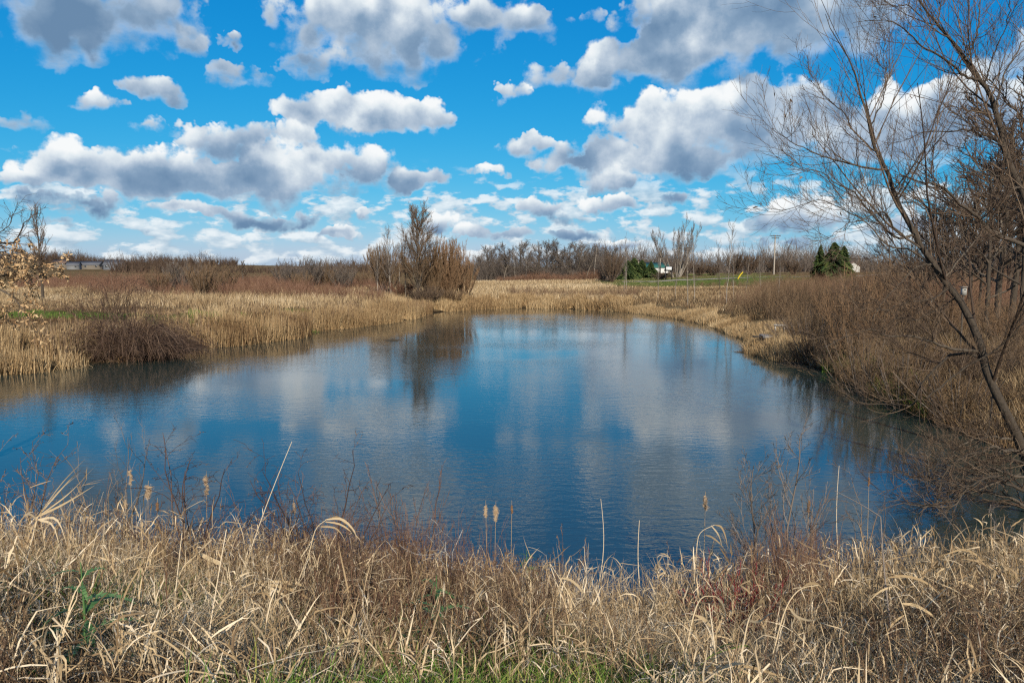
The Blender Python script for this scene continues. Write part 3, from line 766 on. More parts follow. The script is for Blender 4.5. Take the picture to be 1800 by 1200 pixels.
def leaf_mesh(base, g, lr, wr, mt, root, name, droop=.8):
    M = len(base); L = g.uniform(lr[0], lr[1], M)
    d = norm(g.normal(0, 1, (M, 3)) + np.array([0, 0, -droop]))
    s = np.linspace(0, 1, 5)
    P = base[:, None] + d[:, None] * (L[:, None] * s[None])[..., None]
    P += g.normal(0, .004, (M, 5, 3))
    side = norm(np.cross(d, g.normal(0, 1, (M, 3))))
    W = g.uniform(wr[0], wr[1], M)[:, None] * np.array([.12, .8, 1.0, .75, .05])[None]
    b = Bag(); ribbons(b, P, W, side, g.uniform(0, 1, M))
    return b.build(name, mt, root)

def L3(pts, Y0, dY=0.0):
    """photograph pixels -> 3-D line at about distance Y0, swinging dY towards / away along its length"""
    m = len(pts)
    return [at(p[0], p[1], Y0 + dY * (i / (m - 1)) ** 1.2) for i, p in enumerate(pts)]

def build_leaning_tree():
    Y = 16.2
    base = on_ground(at(1822, 850, Y)[0], Y)
    trunk = [base - (0, 0, .25)] + L3([(1808, 822), (1789, 767), (1770, 730), (1747, 685), (1736, 655), (1729, 617), (1714, 580), (1695, 539), (1669, 505), (1646, 471), (1627, 446), (1609, 412), (1590, 379), (1575, 349), (1569, 322), (1560, 296), (1545, 274), (1534, 251), (1530, 221), (1521, 191), (1511, 161), (1502, 127), (1492, 101), (1474, 75), (1459, 49), (1451, 25)], Y, .6)
    f = lambda pts, dY, a, b: (L3(pts, Y + .15, dY), a, b)
    limbs = [(trunk, .150, .008),
        f([(1562, 300), (1515, 292), (1462, 279), (1425, 266), (1387, 247), (1357, 225)], -1.6, .035, .006),
        f([(1545, 274), (1530, 259), (1500, 229), (1489, 206), (1462, 180), (1444, 161), (1410, 131)], 1.4, .032, .006),
        f([(1609, 412), (1575, 418), (1545, 390), (1519, 360), (1500, 337), (1474, 326), (1436, 300), (1378, 312)], -1.0, .040, .006),
        f([(1646, 471), (1600, 440), (1560, 432), (1530, 398), (1490, 372), (1440, 352), (1370, 372), (1325, 366)], 1.2, .034, .005),
        f([(1620, 437), (1577, 405), (1552, 372), (1520, 385), (1488, 395), (1455, 420)], -2.2, .030, .005),
        f([(1530, 221), (1550, 180), (1560, 140), (1552, 95), (1570, 50)], 1.0, .022, .005),
        f([(1575, 349), (1600, 300), (1640, 240), (1650, 190), (1672, 150)], 1.5, .026, .005),
        f([(1729, 617), (1680, 614), (1642, 602), (1609, 591), (1560, 591), (1519, 580), (1450, 610)], -1.2, .055, .008),
        f([(1733, 632), (1700, 622), (1669, 625), (1642, 651), (1620, 674), (1609, 707), (1590, 712), (1555, 709), (1507, 705), (1444, 659), (1400, 642)], 1.0, .050, .007),
        f([(1629, 700), (1687, 652), (1729, 628), (1759, 608), (1785, 582), (1830, 540)], -1.0, .026, .020),
        f([(1695, 539), (1676, 527), (1657, 539), (1612, 561), (1575, 560), (1540, 585)], 1.0, .040, .007),
        f([(1669, 505), (1640, 525), (1600, 530), (1550, 545), (1500, 540)], -1.5, .026, .005),
        f([(1640, 465), (1612, 470), (1580, 500), (1545, 540), (1530, 580)], -.8, .030, .006),
        f([(1660, 490), (1700, 440), (1722, 415), (1745, 380)], .8, .024, .006),
        f([(1747, 685), (1740, 730), (1735, 760), (1712, 790), (1690, 830)], -1.0, .035, .007),
        f([(1789, 775), (1750, 768), (1712, 772), (1680, 790), (1665, 815), (1640, 850)], -1.4, .040, .007),
        f([(1800, 795), (1766, 790), (1735, 815), (1705, 850), (1660, 880), (1610, 888)], -2.2, .045, .007),
        f([(1806, 815), (1780, 840), (1745, 850), (1700, 868), (1650, 852), (1600, 838)], -.6, .035, .006)]
    lv = [dict(cnt=16, t0=.14, t1=.99, ang=.66, length=.38, npts=9, up=.9, wig=.055, rr=.48, tip=.28, rmin=.0055, shrink=.3),
          dict(cnt=8, t0=.15, t1=1.0, ang=.6, length=.55, npts=8, up=.5, wig=.06, rr=.6, tip=.4, rmin=.0040, shrink=.4),
          dict(cnt=3, t0=.2, t1=1.0, ang=.55, length=.6, npts=6, up=.35, wig=.07, rr=.7, tip=.6, rmin=.0028, shrink=.3)]
    r = traced_tree('leaning_tree', limbs, base, lv, 'large bare tree leaning out over the pond from the right bank', seed=5, n=26, tint=(.15, .95), kpow=1.15, thin=.72)
    g = np.random.default_rng(8)
    P = np.array([at(x, y, 16.2 + g.normal(0, .8)) for x, y in [(1362, 161), (1388, 174), (1430, 152), (1434, 170), (1313, 370), (1338, 354), (1322, 366), (1460, 118), (1482, 66), (1519, 268), (1541, 30), (1477, 372), (1440, 345), (1432, 238), (1600, 168), (1500, 298), (1688, 38), (1705, 45), (1410, 310), (1395, 285), (1466, 376), (1378, 200)]]) - np.asarray(r.location)
    leaf_mesh(P, g, (.09, .14), (.022, .04), WEED, r, 'leaves', 1.4)
    return r

def build_second_tree():
    Y = 17.5
    base = on_ground(at(1862, 800, Y)[0], Y)
    f = lambda pts, dY, a, b: (L3(pts, Y, dY), a, b)
    limbs = [([base - (0, 0, .2)] + L3([(1858, 740), (1850, 600), (1836, 480), (1815, 390), (1796, 330), (1781, 304), (1766, 259), (1757, 217), (1744, 176), (1729, 150), (1710, 127), (1691, 97), (1669, 67), (1642, 37), (1620, 11), (1598, -30)], Y, .5), .145, .014),
        f([(1812, 440), (1792, 427), (1751, 412), (1730, 395), (1717, 379), (1691, 360), (1669, 337), (1645, 325), (1620, 319), (1580, 307)], -1.5, .075, .012),
        f([(1764, 259), (1752, 248), (1736, 240), (1706, 230), (1669, 232), (1624, 234), (1590, 246)], 1.2, .045, .007),
        f([(1720, 140), (1700, 136), (1687, 127), (1650, 97), (1620, 82), (1594, 56), (1560, 37), (1500, 40)], -1.2, .045, .006),
        f([(1697, 106), (1710, 79), (1721, 41), (1722, 5), (1740, -40)], .8, .030, .010),
        f([(1752, 200), (1755, 165), (1770, 124), (1789, 90), (1812, 50)], .6, .035, .012),
        f([(1669, 67), (1640, 50), (1600, 12), (1570, 10), (1520, -10)], 1.0, .024, .006),
        f([(1796, 330), (1770, 330), (1740, 300), (1700, 305), (1660, 280)], -2.0, .035, .006),
        f([(1820, 400), (1800, 372), (1770, 366), (1740, 350), (1690, 410), (1640, 420)], 1.5, .035, .006),
        f([(1648, 45), (1652, 10), (1640, -30)], .4, .02, .008), f([(1730, 152), (1745, 100), (1770, 40), (1775, -20)], -.8, .024, .008)]
    lv = [dict(cnt=13, t0=.15, t1=.99, ang=.66, length=.36, npts=9, up=.9, wig=.055, rr=.45, tip=.28, rmin=.0055, shrink=.3),
          dict(cnt=8, t0=.15, t1=1.0, ang=.6, length=.55, npts=8, up=.5, wig=.06, rr=.6, tip=.4, rmin=.0040, shrink=.4),
          dict(cnt=3, t0=.2, t1=1.0, ang=.55, length=.6, npts=6, up=.35, wig=.07, rr=.7, tip=.6, rmin=.0028, shrink=.3)]
    return traced_tree('bare_tree', limbs, base, lv, 'tall bare tree reaching above the top of the leaning tree, trunk at the right edge', seed=6, n=24, tint=(.15, .95), kpow=.9, thin=.72)

def build_fallen_branches():
    Y = 14.6
    base = np.array([*at(1812, 905, Y)[:2], -.15])
    q = lambda pts: [(1560 + x / 5, 680 + y / 5) for x, y in pts]
    f = lambda pts, dY, a, b, y0=Y: (L3(q(pts), y0, dY), a, b)
    limbs = [f([(1330, 1130), (1200, 1040), (1060, 970), (860, 920), (720, 885), (560, 880)], .8, .045, .008), f([(1330, 980), (1200, 920), (1050, 850), (900, 780), (740, 860), (600, 880)], -.5, .04, .007),
        f([(720, 885), (640, 960), (570, 1050), (410, 1050), (290, 1050), (130, 1015)], -.6, .022, .006), f([(800, 570), (700, 600), (600, 660), (520, 740), (460, 830), (370, 780), (220, 790), (60, 740)], -.8, .024, .005, Y + .6),
        f([(370, 780), (350, 640), (345, 560), (390, 440)], .3, .012, .004), f([(460, 830), (450, 920), (440, 1000), (455, 1100)], -.2, .012, .005), f([(1330, 590), (1200, 570), (1020, 555), (930, 520), (800, 580), (640, 640)], -.6, .045, .007, Y + 1.2),
        f([(1300, 720), (1130, 640), (1000, 680), (880, 650), (740, 690)], .4, .03, .006, Y + .8), f([(1250, 800), (1100, 780), (960, 720), (840, 740), (700, 850), (560, 910)], .5, .03, .006), f([(1000, 560), (900, 450), (800, 380), (650, 370), (480, 350)], .6, .02, .005, Y + 2.0)]
    lv = [dict(cnt=15, t0=.1, t1=1., ang=.75, length=.34, npts=7, up=.25, wig=.11, rr=.5, tip=.35, rmin=.0065, shrink=.3), dict(cnt=6, t0=.15, t1=1., ang=.7, length=.5, npts=5, up=.1, wig=.14, rr=.6, tip=.5, rmin=.0045, shrink=.3)]
    r = traced_tree('fallen_branch', limbs, base, lv, 'dark tangle of fallen branches hanging over the water below the leaning tree', seed=15, n=16)
    r['category'] = 'branches'

def build_left_leafy_tree():
    Y = 15.5
    base = on_ground(-12.6, 13.0)
    f = lambda pts, dY, a, b: (L3(pts, Y, dY), a, b)
    limbs = [([base - (0, 0, .2), base + (-.1, .6, 1.6), at(-230, 560, Y - .6), at(-165, 500, Y), at(-150, 460, Y), at(-140, 430, Y)], .13, .02),
        f([(-170, 490), (-90, 470), (-30, 462), (10, 468), (45, 492)], .5, .05, .006), f([(-170, 490), (-80, 500), (-20, 505), (20, 520), (50, 560)], -.6, .04, .006),
        f([(-160, 480), (-80, 440), (-20, 425), (22, 428), (40, 397), (54, 379)], .3, .035, .005), f([(-150, 470), (-70, 420), (-10, 410), (14, 398), (22, 372)], -.5, .018, .004),
        f([(-170, 500), (-90, 540), (-30, 545), (10, 560)], .2, .03, .005), f([(-90, 470), (-20, 490), (50, 470), (96, 461)], .8, .02, .004), f([(-80, 440), (-20, 440), (20, 455), (55, 480)], -.3, .03, .004)]
    lv = [dict(cnt=14, t0=.25, t1=1., ang=.6, length=.20, npts=5, up=-.2, wig=.12, rr=.5, tip=.4, rmin=.005, shrink=.3),
          dict(cnt=6, t0=.2, t1=1., ang=.7, length=.55, npts=4, up=-.5, wig=.15, rr=.6, tip=.6, rmin=.0035, shrink=.3)]
    r = traced_tree('leafy_tree', limbs, base, lv, 'small tree at the left edge still hung with tan dry leaves', seed=9, n=14, leaves=2600)
    return r

def bramble(name, px, Y, rad, h, n, label, mt, seed, loose=0.0, rr=(.009, .016)):
    """a mound of arching canes growing from a short ridge"""
    g = np.random.default_rng(seed)
    c = place(px, Y); root = empty(name, c, label, 'shrub')
    a = g.uniform(0, 6.283, n); q = np.sqrt(g.uniform(0, 1, n))
    B0 = np.stack([np.cos(a) * q * rad * .55, np.sin(a) * q * rad * .4, np.zeros(n)], 1)
    b = a + g.normal(0, .9, n); reach = rad * g.uniform(.25, .75, n); top = h * (1.08 - .55 * q ** 1.5) * g.uniform(.45, 1.12, n) * (1 + .22 * np.sin(2 * a + seed) + .12 * np.sin(5 * a))
    s = np.linspace(0, 1, 9)
    P = np.zeros((n, 9, 3))
    P[:, :, 0] = B0[:, :1] + np.cos(b)[:, None] * reach[:, None] * s; P[:, :, 1] = B0[:, 1:2] + np.sin(b)[:, None] * reach[:, None] * s * .8
    droop = g.uniform(.5, 1.0, n)[:, None] * (1 - loose)
    P[:, :, 2] = top[:, None] * (1 - ((s - .55) / .55) ** 2 * np.where(s > .55, droop, 1.0)) - .1
    P[:, 1:] += np.cumsum(g.normal(0, .035, (n, 8, 3)), 1)
    bag = Bag(); Rd = g.uniform(rr[0], rr[1], n)[:, None] * np.linspace(1, .45, 9)[None]
    tubes(bag, P, Rd, 3, g.uniform(0, .9, n))
    P2, R2 = grow(P, Rd, 5, .15, 1., .7, .28, npts=5, up=-.3, wig=.2, rr=.65, tip=.5, rmin=rr[0] * .6, g=g)
    tubes(bag, P2, R2, 3, g.uniform(0, .9, len(P2)))
    bag.build('canes', mt, root)
    return root

def fit(root, px, Y, sc=None, top=None, rz=0.):
    """stand a plant at column px and distance Y so that its crown reaches photograph row top"""
    z = top_scale(px, top, Y, true_top(root)) if top else (sc or 1.0)
    return put(root, px, Y, rz, sc or z, z)

def build_bushes():
    BR = mat('bramble_cane', [(0, (.035, .020, .015)), (.5, (.105, .062, .042)), (1, (.28, .19, .13))], rough=.8)
    bramble('bramble_bush', 226, 40.5, 4.3, 2.4, 950, 'dense dark brown bramble mound overhanging the water among the left cattails', BR, 61)
    bramble('bramble_bush', 200, 50, 4.4, 2.9, 150, 'looser brown bramble rising on the bank behind the dense mound', BR, 62, loose=.35)
    # the clump where the left bank ends
    fit(make_tree('tall_tree', [seg_trunk(10.6, 12, (.15, 0), .03, np.random.default_rng(3))], [taper(12, .17, .014)],
        [dict(cnt=64, t0=.12, t1=.99, ang=.78, length=.44, npts=7, up=1.15, wig=.10, rr=.45, tip=.3, rmin=.024, shrink=.68), dict(cnt=11, t0=.15, t1=1, ang=.6, length=.5, npts=5, up=.8, wig=.12, rr=.6, tip=.5, rmin=.016, shrink=.4), dict(cnt=7, t0=.15, t1=1, ang=.6, length=.5, npts=4, up=.6, wig=.13, rr=.7, tip=.6, rmin=.013, shrink=.4)],
        BARK, TWIG_BROWN, label='tallest dark bare tree of the clump at the pond edge', seed=3, tint=(.1, .8)), 735, 88, top=357)
    fit(slender_tree(64, 8.5, BARK, TWIG_BROWN, 'slender_tree', label='thin dark tree close beside the tallest tree of the clump', r=.10, cnt=40, spread=.36), 713, 90, top=400)
    fit(slender_tree(65, 8.0, PALEBARK, TWIG_GREY, 'slender_tree', label='pale trunked slim tree left of the tallest tree in the clump', r=.085, cnt=44, spread=.38), 688, 96, top=396)
    fit(slender_tree(66, 7.0, PALEBARK, TWIG_GREY, 'slender_tree', label='shorter pale thin tree at the left end of the clump', r=.07, cnt=36, spread=.36), 664, 101, top=428)
    fit(slender_tree(67, 7.0, PALEBARK, TWIG_BROWN, 'slender_tree', label='pale slanting sapling tree between the slim tree and the tallest tree', r=.05), 703, 98, top=425)
    fit(multi_stem(68, 40, 6.4, 2.9, TWIG_GREY, TWIG_BROWN, label='broad brown many stemmed tree at the left end of the clump', rmin=.016, cnts=(15, 9), up=1.8), 680, 103, sc=.95, top=430)
    fit(multi_stem(69, 48, 7.2, 2.8, TWIG_BROWN, TWIG_ORANGE, name='willow_tree', label='orange brown willow with a rounded twiggy crown beside the tallest tree', rmin=.016, cnts=(16, 9), up=1.8), 786, 92, sc=.92, top=420)
    fit(multi_stem(70, 34, 5.0, 2.3, TWIG_BROWN, TWIG_ORANGE, name='willow_tree', label='lower orange brown willow at the right end of the clump', rmin=.013, up=1.7), 815, 95, sc=.75, top=448)
    fit(multi_stem(71, 40, 5.8, 2.6, TWIG_BROWN, TWIG_BROWN, name='willow_tree', label='brown willow growing between the tallest tree and the orange willow', rmin=.012, up=1.8), 760, 91, sc=.85, top=428)
    fit(multi_stem(72, 60, 2.9, 2.4, TWIG, TWIG, name='waterside_shrub', cat='shrub', label='dark low shrub at the foot of the tallest tree, drooping to the water', rmin=.012, r=.025, t0=.1), 746, 84.5, sc=.85)
    fit(multi_stem(73, 50, 2.5, 2.0, TWIG, TWIG_BROWN, name='waterside_shrub', cat='shrub', label='dark low shrub at the foot of the orange willow', rmin=.012, r=.022, t0=.1), 792, 88.5, sc=.8)
    fit(multi_stem(74, 50, 2.0, 1.5, REDSTEM, REDSTEM, name='red_shrub', cat='shrub', label='small red stemmed shrub left of the dark tree foot in the clump', rmin=.010, r=.015, t0=.1), 707, 92, sc=1.05)
    # left meadow
    fit(slender_tree(75, 9.0, BARK, TWIG, 'slender_tree', label='tall thin bare tree standing alone over the left meadow', r=.15, cnt=42, spread=.32, rm=1.9), 76, 70, top=357)
    ms = multi_stem(76, 36, 3.6, 2.0, TWIG_GREY, TWIG_BROWN, name='meadow_shrub', cat='shrub', rmin=.013, r=.03)
    mg = multi_stem(77, 30, 4.2, 2.2, TWIG_GREY, TWIG_GREY, name='meadow_shrub', cat='shrub', rmin=.013, r=.035)
    for k, (src, px, py, Y, lab) in enumerate([
        (ms, 360, 462, 86, 'brown rounded shrub at the near edge of the left meadow thicket'), (mg, 322, 456, 96, 'pale twiggy shrub showing against the sky left of the brown rounded shrub'), (ms, 392, 466, 98, 'brown shrub just left of the dark spreading tree on the horizon'),
        (mg, 500, 462, 122, 'grey shrubby tree starting the row behind the left bank'), (mg, 522, 459, 126, 'grey shrubby tree second in the row behind the left bank'), (mg, 545, 452, 118, 'tallest grey shrubby tree in the middle of the row behind the left bank'),
        (mg, 566, 459, 128, 'grey shrubby tree right of the tallest in the row behind the left bank'), (ms, 582, 465, 120, 'brown shrub in the right half of the row behind the left bank'), (mg, 604, 461, 116, 'grey shrubby tree at the right end of the row behind the left bank'),
        (ms, 530, 476, 108, 'brown shrub standing before the row of grey shrubby trees'), (ms, 640, 474, 135, 'small brown shrub in the gap left of the waterside clump'), (ms, 280, 474, 92, 'brown shrub at the left end of the meadow thicket')]):
        o = src if k in (0, 1) else copy_tree(src)
        h = 3.6 if src is ms else 4.2
        z = top_scale(px, py, Y, true_top(o))
        put(o, px, Y, rz=k * 1.9, sc=max(.8, min(z, 1.4)), scz=z)
        tag(o, lab, 'shrub', 'shrubs of the left meadow')
    fit(woodlot_tree(78, 6.0, BARK, TWIG, label='dark spreading tree on the horizon behind the left meadow'), 428, 135, top=457)
    # right slope
    fit(multi_stem(79, 14, 13.5, 5.8, PALEBARK, TWIG_GREY, name='aspen_tree', label='large pale many stemmed tree rising behind the sign board', r=.12, base=.9, cnts=(20, 10), lens=(.26, .45), rmin=.022), 1190, 186, sc=1, top=386)
    lab = ['pale birch with a slightly bent trunk, tallest on the right slope', 'dark thin tree just left of the tallest birch on the slope', 'short pale birch just right of the tallest birch', 'thin pale birch standing by the yellow pole guard', 'pale birch before the right utility pole of the pair',
           'thin pale birch left of the birch before the utility pole', 'tall pale birch at the right end of the far wood', 'thin grey tree right of the birch before the utility pole', 'low pale sapling left of the sign board posts', 'slim grey sapling right of the sign board', 'thin birch over the thicket right of the yellow guard', 'slim sapling standing in the thicket below the lone utility pole']
    pr = slender_tree(80, 8.0, PALEBARK, TWIG_GREY, 'birch_tree', r=.046, spread=.22, cnt=26); pd = slender_tree(81, 8.0, BARK, TWIG_GREY, 'birch_tree', r=.052, spread=.28, cnt=24)
    for k, (px, py, Y, src) in enumerate([(1277, 382, 74, pr), (1266, 418, 80, pd), (1289, 430, 76, pr), (1311, 442, 82, pr), (1209, 428, 78, pr), (1101, 416, 102, pr), (1097, 430, 110, pr), (1221, 424, 84, pr), (1157, 446, 90, pr), (1187, 450, 92, pr), (1337, 444, 84, pr), (1368, 452, 70, pr)]):
        o = src if k in (0, 1) else copy_tree(src)
        z = top_scale(px, py, Y, true_top(o))
        put(o, px, Y, rz=k * 2.2, sc=z, scz=z)
        tag(o, lab[k], 'tree', 'birches on the right slope')
    db = multi_stem(82, 26, 5.0, 3.2, TWIG, TWIG, name='hillside_shrub', cat='shrub', rmin=.025, r=.06)
    for k, (px, py, Y, l) in enumerate([(1203, 456, 190, 'dark shrub mass directly right of the sign board'), (1228, 462, 188, 'dark shrub under the right side of the pale many stemmed tree'), (1292, 444, 196, 'dark crown of a shrub behind the tallest birch'), (1318, 447, 194, 'dark shrub on the hill above the yellow guard'), (1362, 452, 196, 'dark shrub round the foot of the lone utility pole'),
                                     (1395, 456, 190, 'dark shrub right of the lone utility pole'), (1252, 464, 192, 'low dark shrub on the hill between the utility pole and the birch'), (1160, 478, 176, 'small rounded dark shrub left under the sign board'), (1075, 446, 170, 'dark round crowned shrub left of the evergreens')]):
        o = db if k == 0 else copy_tree(db)
        z = top_scale(px, py, Y, true_top(o))
        put(o, px, Y, rz=k * 1.3, sc=.85, scz=max(z, .25)); tag(o, l, 'shrub', 'dark shrubs on the hill')
    for k, (px, py, Y, w, l) in enumerate([(1104, 458, 184, 2.5, 'broad dark spruce at the left of the row before the barn'), (1114, 453, 186, 2.3, 'tallest pointed spruce of the row before the barn'), (1128, 457, 190, 2.1, 'dark spruce touching the left end of the barn roof'), (1144, 459, 186, 2.2, 'small spruce in front of the barn wall'), (1092, 468, 188, 1.5, 'lowest dark spruce at the far left of the row'),
                                            (1440, 430, 120, 1.9, 'left pointed spruce of the three over the right thicket'), (1464, 426, 118, 2.7, 'broad middle spruce of the three over the right thicket'), (1481, 432, 121, 1.9, 'right pointed spruce of the three over the right thicket')]):
        p = place(px, Y); h = at(px, py, Y)[2] - p[2] + .1
        put(evergreen(90 + k, h, w, label=l, group='spruces on the right hill'), px, Y, sink=.1)
    # trees behind the leaning tree
    bt = woodlot_tree(111, 12.0, BARK, TWIG, r=.125, lean=.25); b2 = woodlot_tree(112, 12.0, BARK, TWIG, r=.115, lean=.3)
    for k, (src, px, py, Y, rz, wd, l) in enumerate([(bt, 1752, 150, 41, 0, 1., 'thick dark trunk of the pair standing behind the leaning tree'), (b2, 1778, 130, 43, 1.5, 1., 'second dark trunk of the pair behind the leaning tree'), (b2, 1718, 310, 46, 3, .85, 'slim dark tree left of the pair of dark trunks'), (bt, 1640, 345, 58, 2, .9, 'bare tree with a wide crown seen through the fork of the leaning tree'),
                                                    (b2, 1596, 372, 64, 4, .9, 'low bare tree behind the middle of the leaning trunk'), (bt, 1690, 330, 60, 5, .9, 'bare tree filling the gap left of the slim dark tree'), (b2, 1815, 250, 52, .4, 1., 'bare tree half cut by the right picture edge'), (bt, 1668, 372, 72, .9, 1.2, 'far wide bare tree low behind the second fork of the leaning tree'), (b2, 1738, 330, 66, 2.2, 1.2, 'far bare tree seen between the slim dark tree and the dark pair'), (bt, 1790, 300, 63, 3.3, 1.2, 'far bare tree just right of the dark pair of trunks'), (b2, 1560, 398, 78, 1.1, 1.2, 'farthest low bare tree left of the middle of the leaning trunk'), (bt, 1735, 250, 37, 4.1, 1.1, 'dark bare tree close left of the thick pair of trunks'), (b2, 1798, 180, 36, 5.2, 1.1, 'nearest dark bare tree at the right edge behind the pair'), (b2, 1700, 285, 49, 1.9, 1.2, 'dark twiggy tree behind the bird box'), (bt, 1655, 365, 47, .3, 1.2, 'low dark twiggy tree left of the bird box'), (bt, 1770, 265, 55, 2.7, 1.3, 'wide dark crowned tree behind the pair of trunks'), (b2, 1620, 385, 54, 3.9, 1.3, 'low wide bare tree above the white stakes')]):
        o = src if k < 2 else copy_tree(src)
        z = top_scale(px, py, Y, true_top(o)); put(o, px, Y, rz=rz, sc=z * wd * (1.3 if k < 2 else 1.15), scz=z); tag(o, l, 'tree', 'bare trees behind the leaning tree')
    sh = multi_stem(113, 22, 3.4, 1.9, TWIG_BROWN, TWIG_ORANGE, name='bank_shrub', cat='shrub', rmin=.007, r=.022, up=.8); s2 = multi_stem(114, 20, 2.8, 1.9, TWIG_GREY, TWIG_BROWN, name='bank_shrub', cat='shrub', rmin=.006, r=.02, up=.6)
    s3 = multi_stem(115, 24, 2.2, 1.7, TWIG, TWIG, name='bank_shrub', cat='shrub', rmin=.007, r=.024, up=.3)
    for k, (src, px, py, Y, l) in enumerate([(sh, 1505, 470, 34, 'tall orange brown shrub left of the leaning trunk'), (s2, 1440, 540, 37, 'grey shrub at the top of the right bank behind the wooden platform'), (sh, 1570, 455, 38, 'brown shrub right behind the leaning trunk below the sky gap'), (s2, 1520, 575, 29, 'low grey shrub drooping to the water on the right bank'), (s2, 1590, 590, 26, 'grey shrub between the low limbs of the leaning tree'),
                                           (sh, 1660, 490, 36, 'brown shrub on the bank below the slim dark tree'), (s2, 1400, 555, 43, 'grey shrub nearest to the wooden platform'), (sh, 1475, 495, 44, 'orange brown shrub below the three spruces'), (s2, 1690, 640, 23, 'low grey shrub at the water beside the leaning trunk'), (sh, 1770, 520, 32, 'brown shrub at the foot of the pair of dark trunks'), (s3, 1475, 590, 35, 'dark tangled shrub at the waterline right of the wooden platform'), (s3, 1562, 618, 29.5, 'dark tangled shrub over the mossy green edge of the right bank'), (s3, 1645, 650, 25.5, 'dark tangled shrub at the water below the low limbs'), (s3, 1660, 600, 28, 'dark shrub on the bank behind the low limbs'), (s3, 1600, 560, 33, 'dark shrub halfway up the right bank left of the leaning trunk'), (s3, 1750, 610, 25, 'dark shrub right of the leaning trunk at mid height'), (s3, 1800, 690, 22.5, 'dark shrub at the right picture edge beside the trunk foot'), (s3, 1500, 535, 39, 'dark shrub between the orange brown shrubs on the right bank'), (s3, 1420, 590, 38, 'dark low shrub touching the reeds of the wooden platform')]):
        o = src if k < 2 or k == 10 else copy_tree(src)
        z = top_scale(px, py, Y, true_top(o)); put(o, px, Y, rz=k * 2.7, sc=.62 if src is s3 else .9, scz=max(z, .35)); tag(o, l, 'shrub', 'shrubs of the right bank')

# ------------------------------------------------------------------ buildings, poles, sign, small things
def flat_mat(name, c, rough=.8, noise=.04, nscale=3, spec=.3, stretch=None):
    d = [max(0, v * .8) for v in c]; e = [min(1, v * 1.15) for v in c]
    return mat(name, [(0, d), (1, e)], rough, noise * 5, nscale, spec)

def gable(bag_w, bag_r, w, d, hw, hr, over=.35):
    """walls (w along x, d along y) with gables on the x ends and a ridge along x, and the roof sheets"""
    x, y = w / 2, d / 2
    V = [(-x, -y, 0), (x, -y, 0), (x, y, 0), (-x, y, 0), (-x, -y, hw), (x, -y, hw), (x, y, hw), (-x, y, hw), (-x, 0, hr), (x, 0, hr)]
    bag_w.add(V, [(0, 1, 5, 4), (2, 3, 7, 6), (1, 2, 6, 5), (3, 0, 4, 7), (5, 6, 9, 9), (7, 4, 8, 8)], .5)
    X, Yo = x + over, y + over; k = (hr - hw) / y; ze = hw - over * k + .06; t = .14
    for s in (-1, 1):
        A = [(-X, s * Yo, ze), (X, s * Yo, ze), (X, 0, hr + .06), (-X, 0, hr + .06)]
        B = [(a, b, c + t) for a, b, c in A]
        bag_r.add(A + B, [(0, 1, 2, 3), (4, 5, 6, 7), (0, 1, 5, 4), (1, 2, 6, 5), (2, 3, 7, 6), (3, 0, 4, 7)], .5)

def house(name, px, Y, w, d, hw, hr, rz, wall, roof, label, cat='house', windows=(), door=None, sink=.3):
    p = place(px, Y); root = empty(name, (p[0], p[1], p[2] - sink), label, cat, rz=rz)
    wb, rb = Bag(), Bag(); gable(wb, rb, w, d, hw, hr)
    wb.build('wall', wall, root); rb.build('roof', roof, root)
    for (x, z, ww, hh) in windows:
        fr = box(Bag(), (x, -d / 2 - .03, z), (ww + .16, .06, hh + .16)).build('window', flat_mat('white_trim', (.75, .75, .73)), root)
        box(Bag(), (x, -d / 2 - .07, z), (ww, .04, hh)).build('pane', flat_mat('window_glass', (.05, .06, .075), .15, spec=.6), fr)
    if door:
        x, ww, hh = door
        box(Bag(), (x, -d / 2 - .03, hh / 2), (ww, .06, hh)).build('door', flat_mat('barn_door', (.55, .55, .53)), root)
    return root

def utility_pole(px, ytop, Y, arms, label, pale=True):
    p = place(px, Y); h = float(at(px, ytop, Y)[2] - p[2])
    root = empty('utility_pole', p, label, 'utility pole', 'utility poles along the road')
    b = Bag(); tubes(b, np.stack([np.zeros(7), np.zeros(7), np.linspace(-.3, h, 7)], 1)[None], taper(7, .20, .15)[None], 8, [.7]); b.build('pole', PALEBARK, root, smooth=True)
    for z, w in arms:
        a = box(Bag(), (0, -.2, h - z), (w, .14, .16), tint=.3).build('crossarm', BARK, root)
        for x in (-.45, -.2, .2, .45):
            ib = Bag(); tubes(ib, np.array([(x * w, -.2, h - z + .08), (x * w, -.2, h - z + .18), (x * w, -.2, h - z + .30)])[None], np.array([[.05, .08, .03]]), 6, [.4])
            ib.build('insulator', flat_mat('insulator_glaze', (.25, .22, .2), .3), a)
    return root

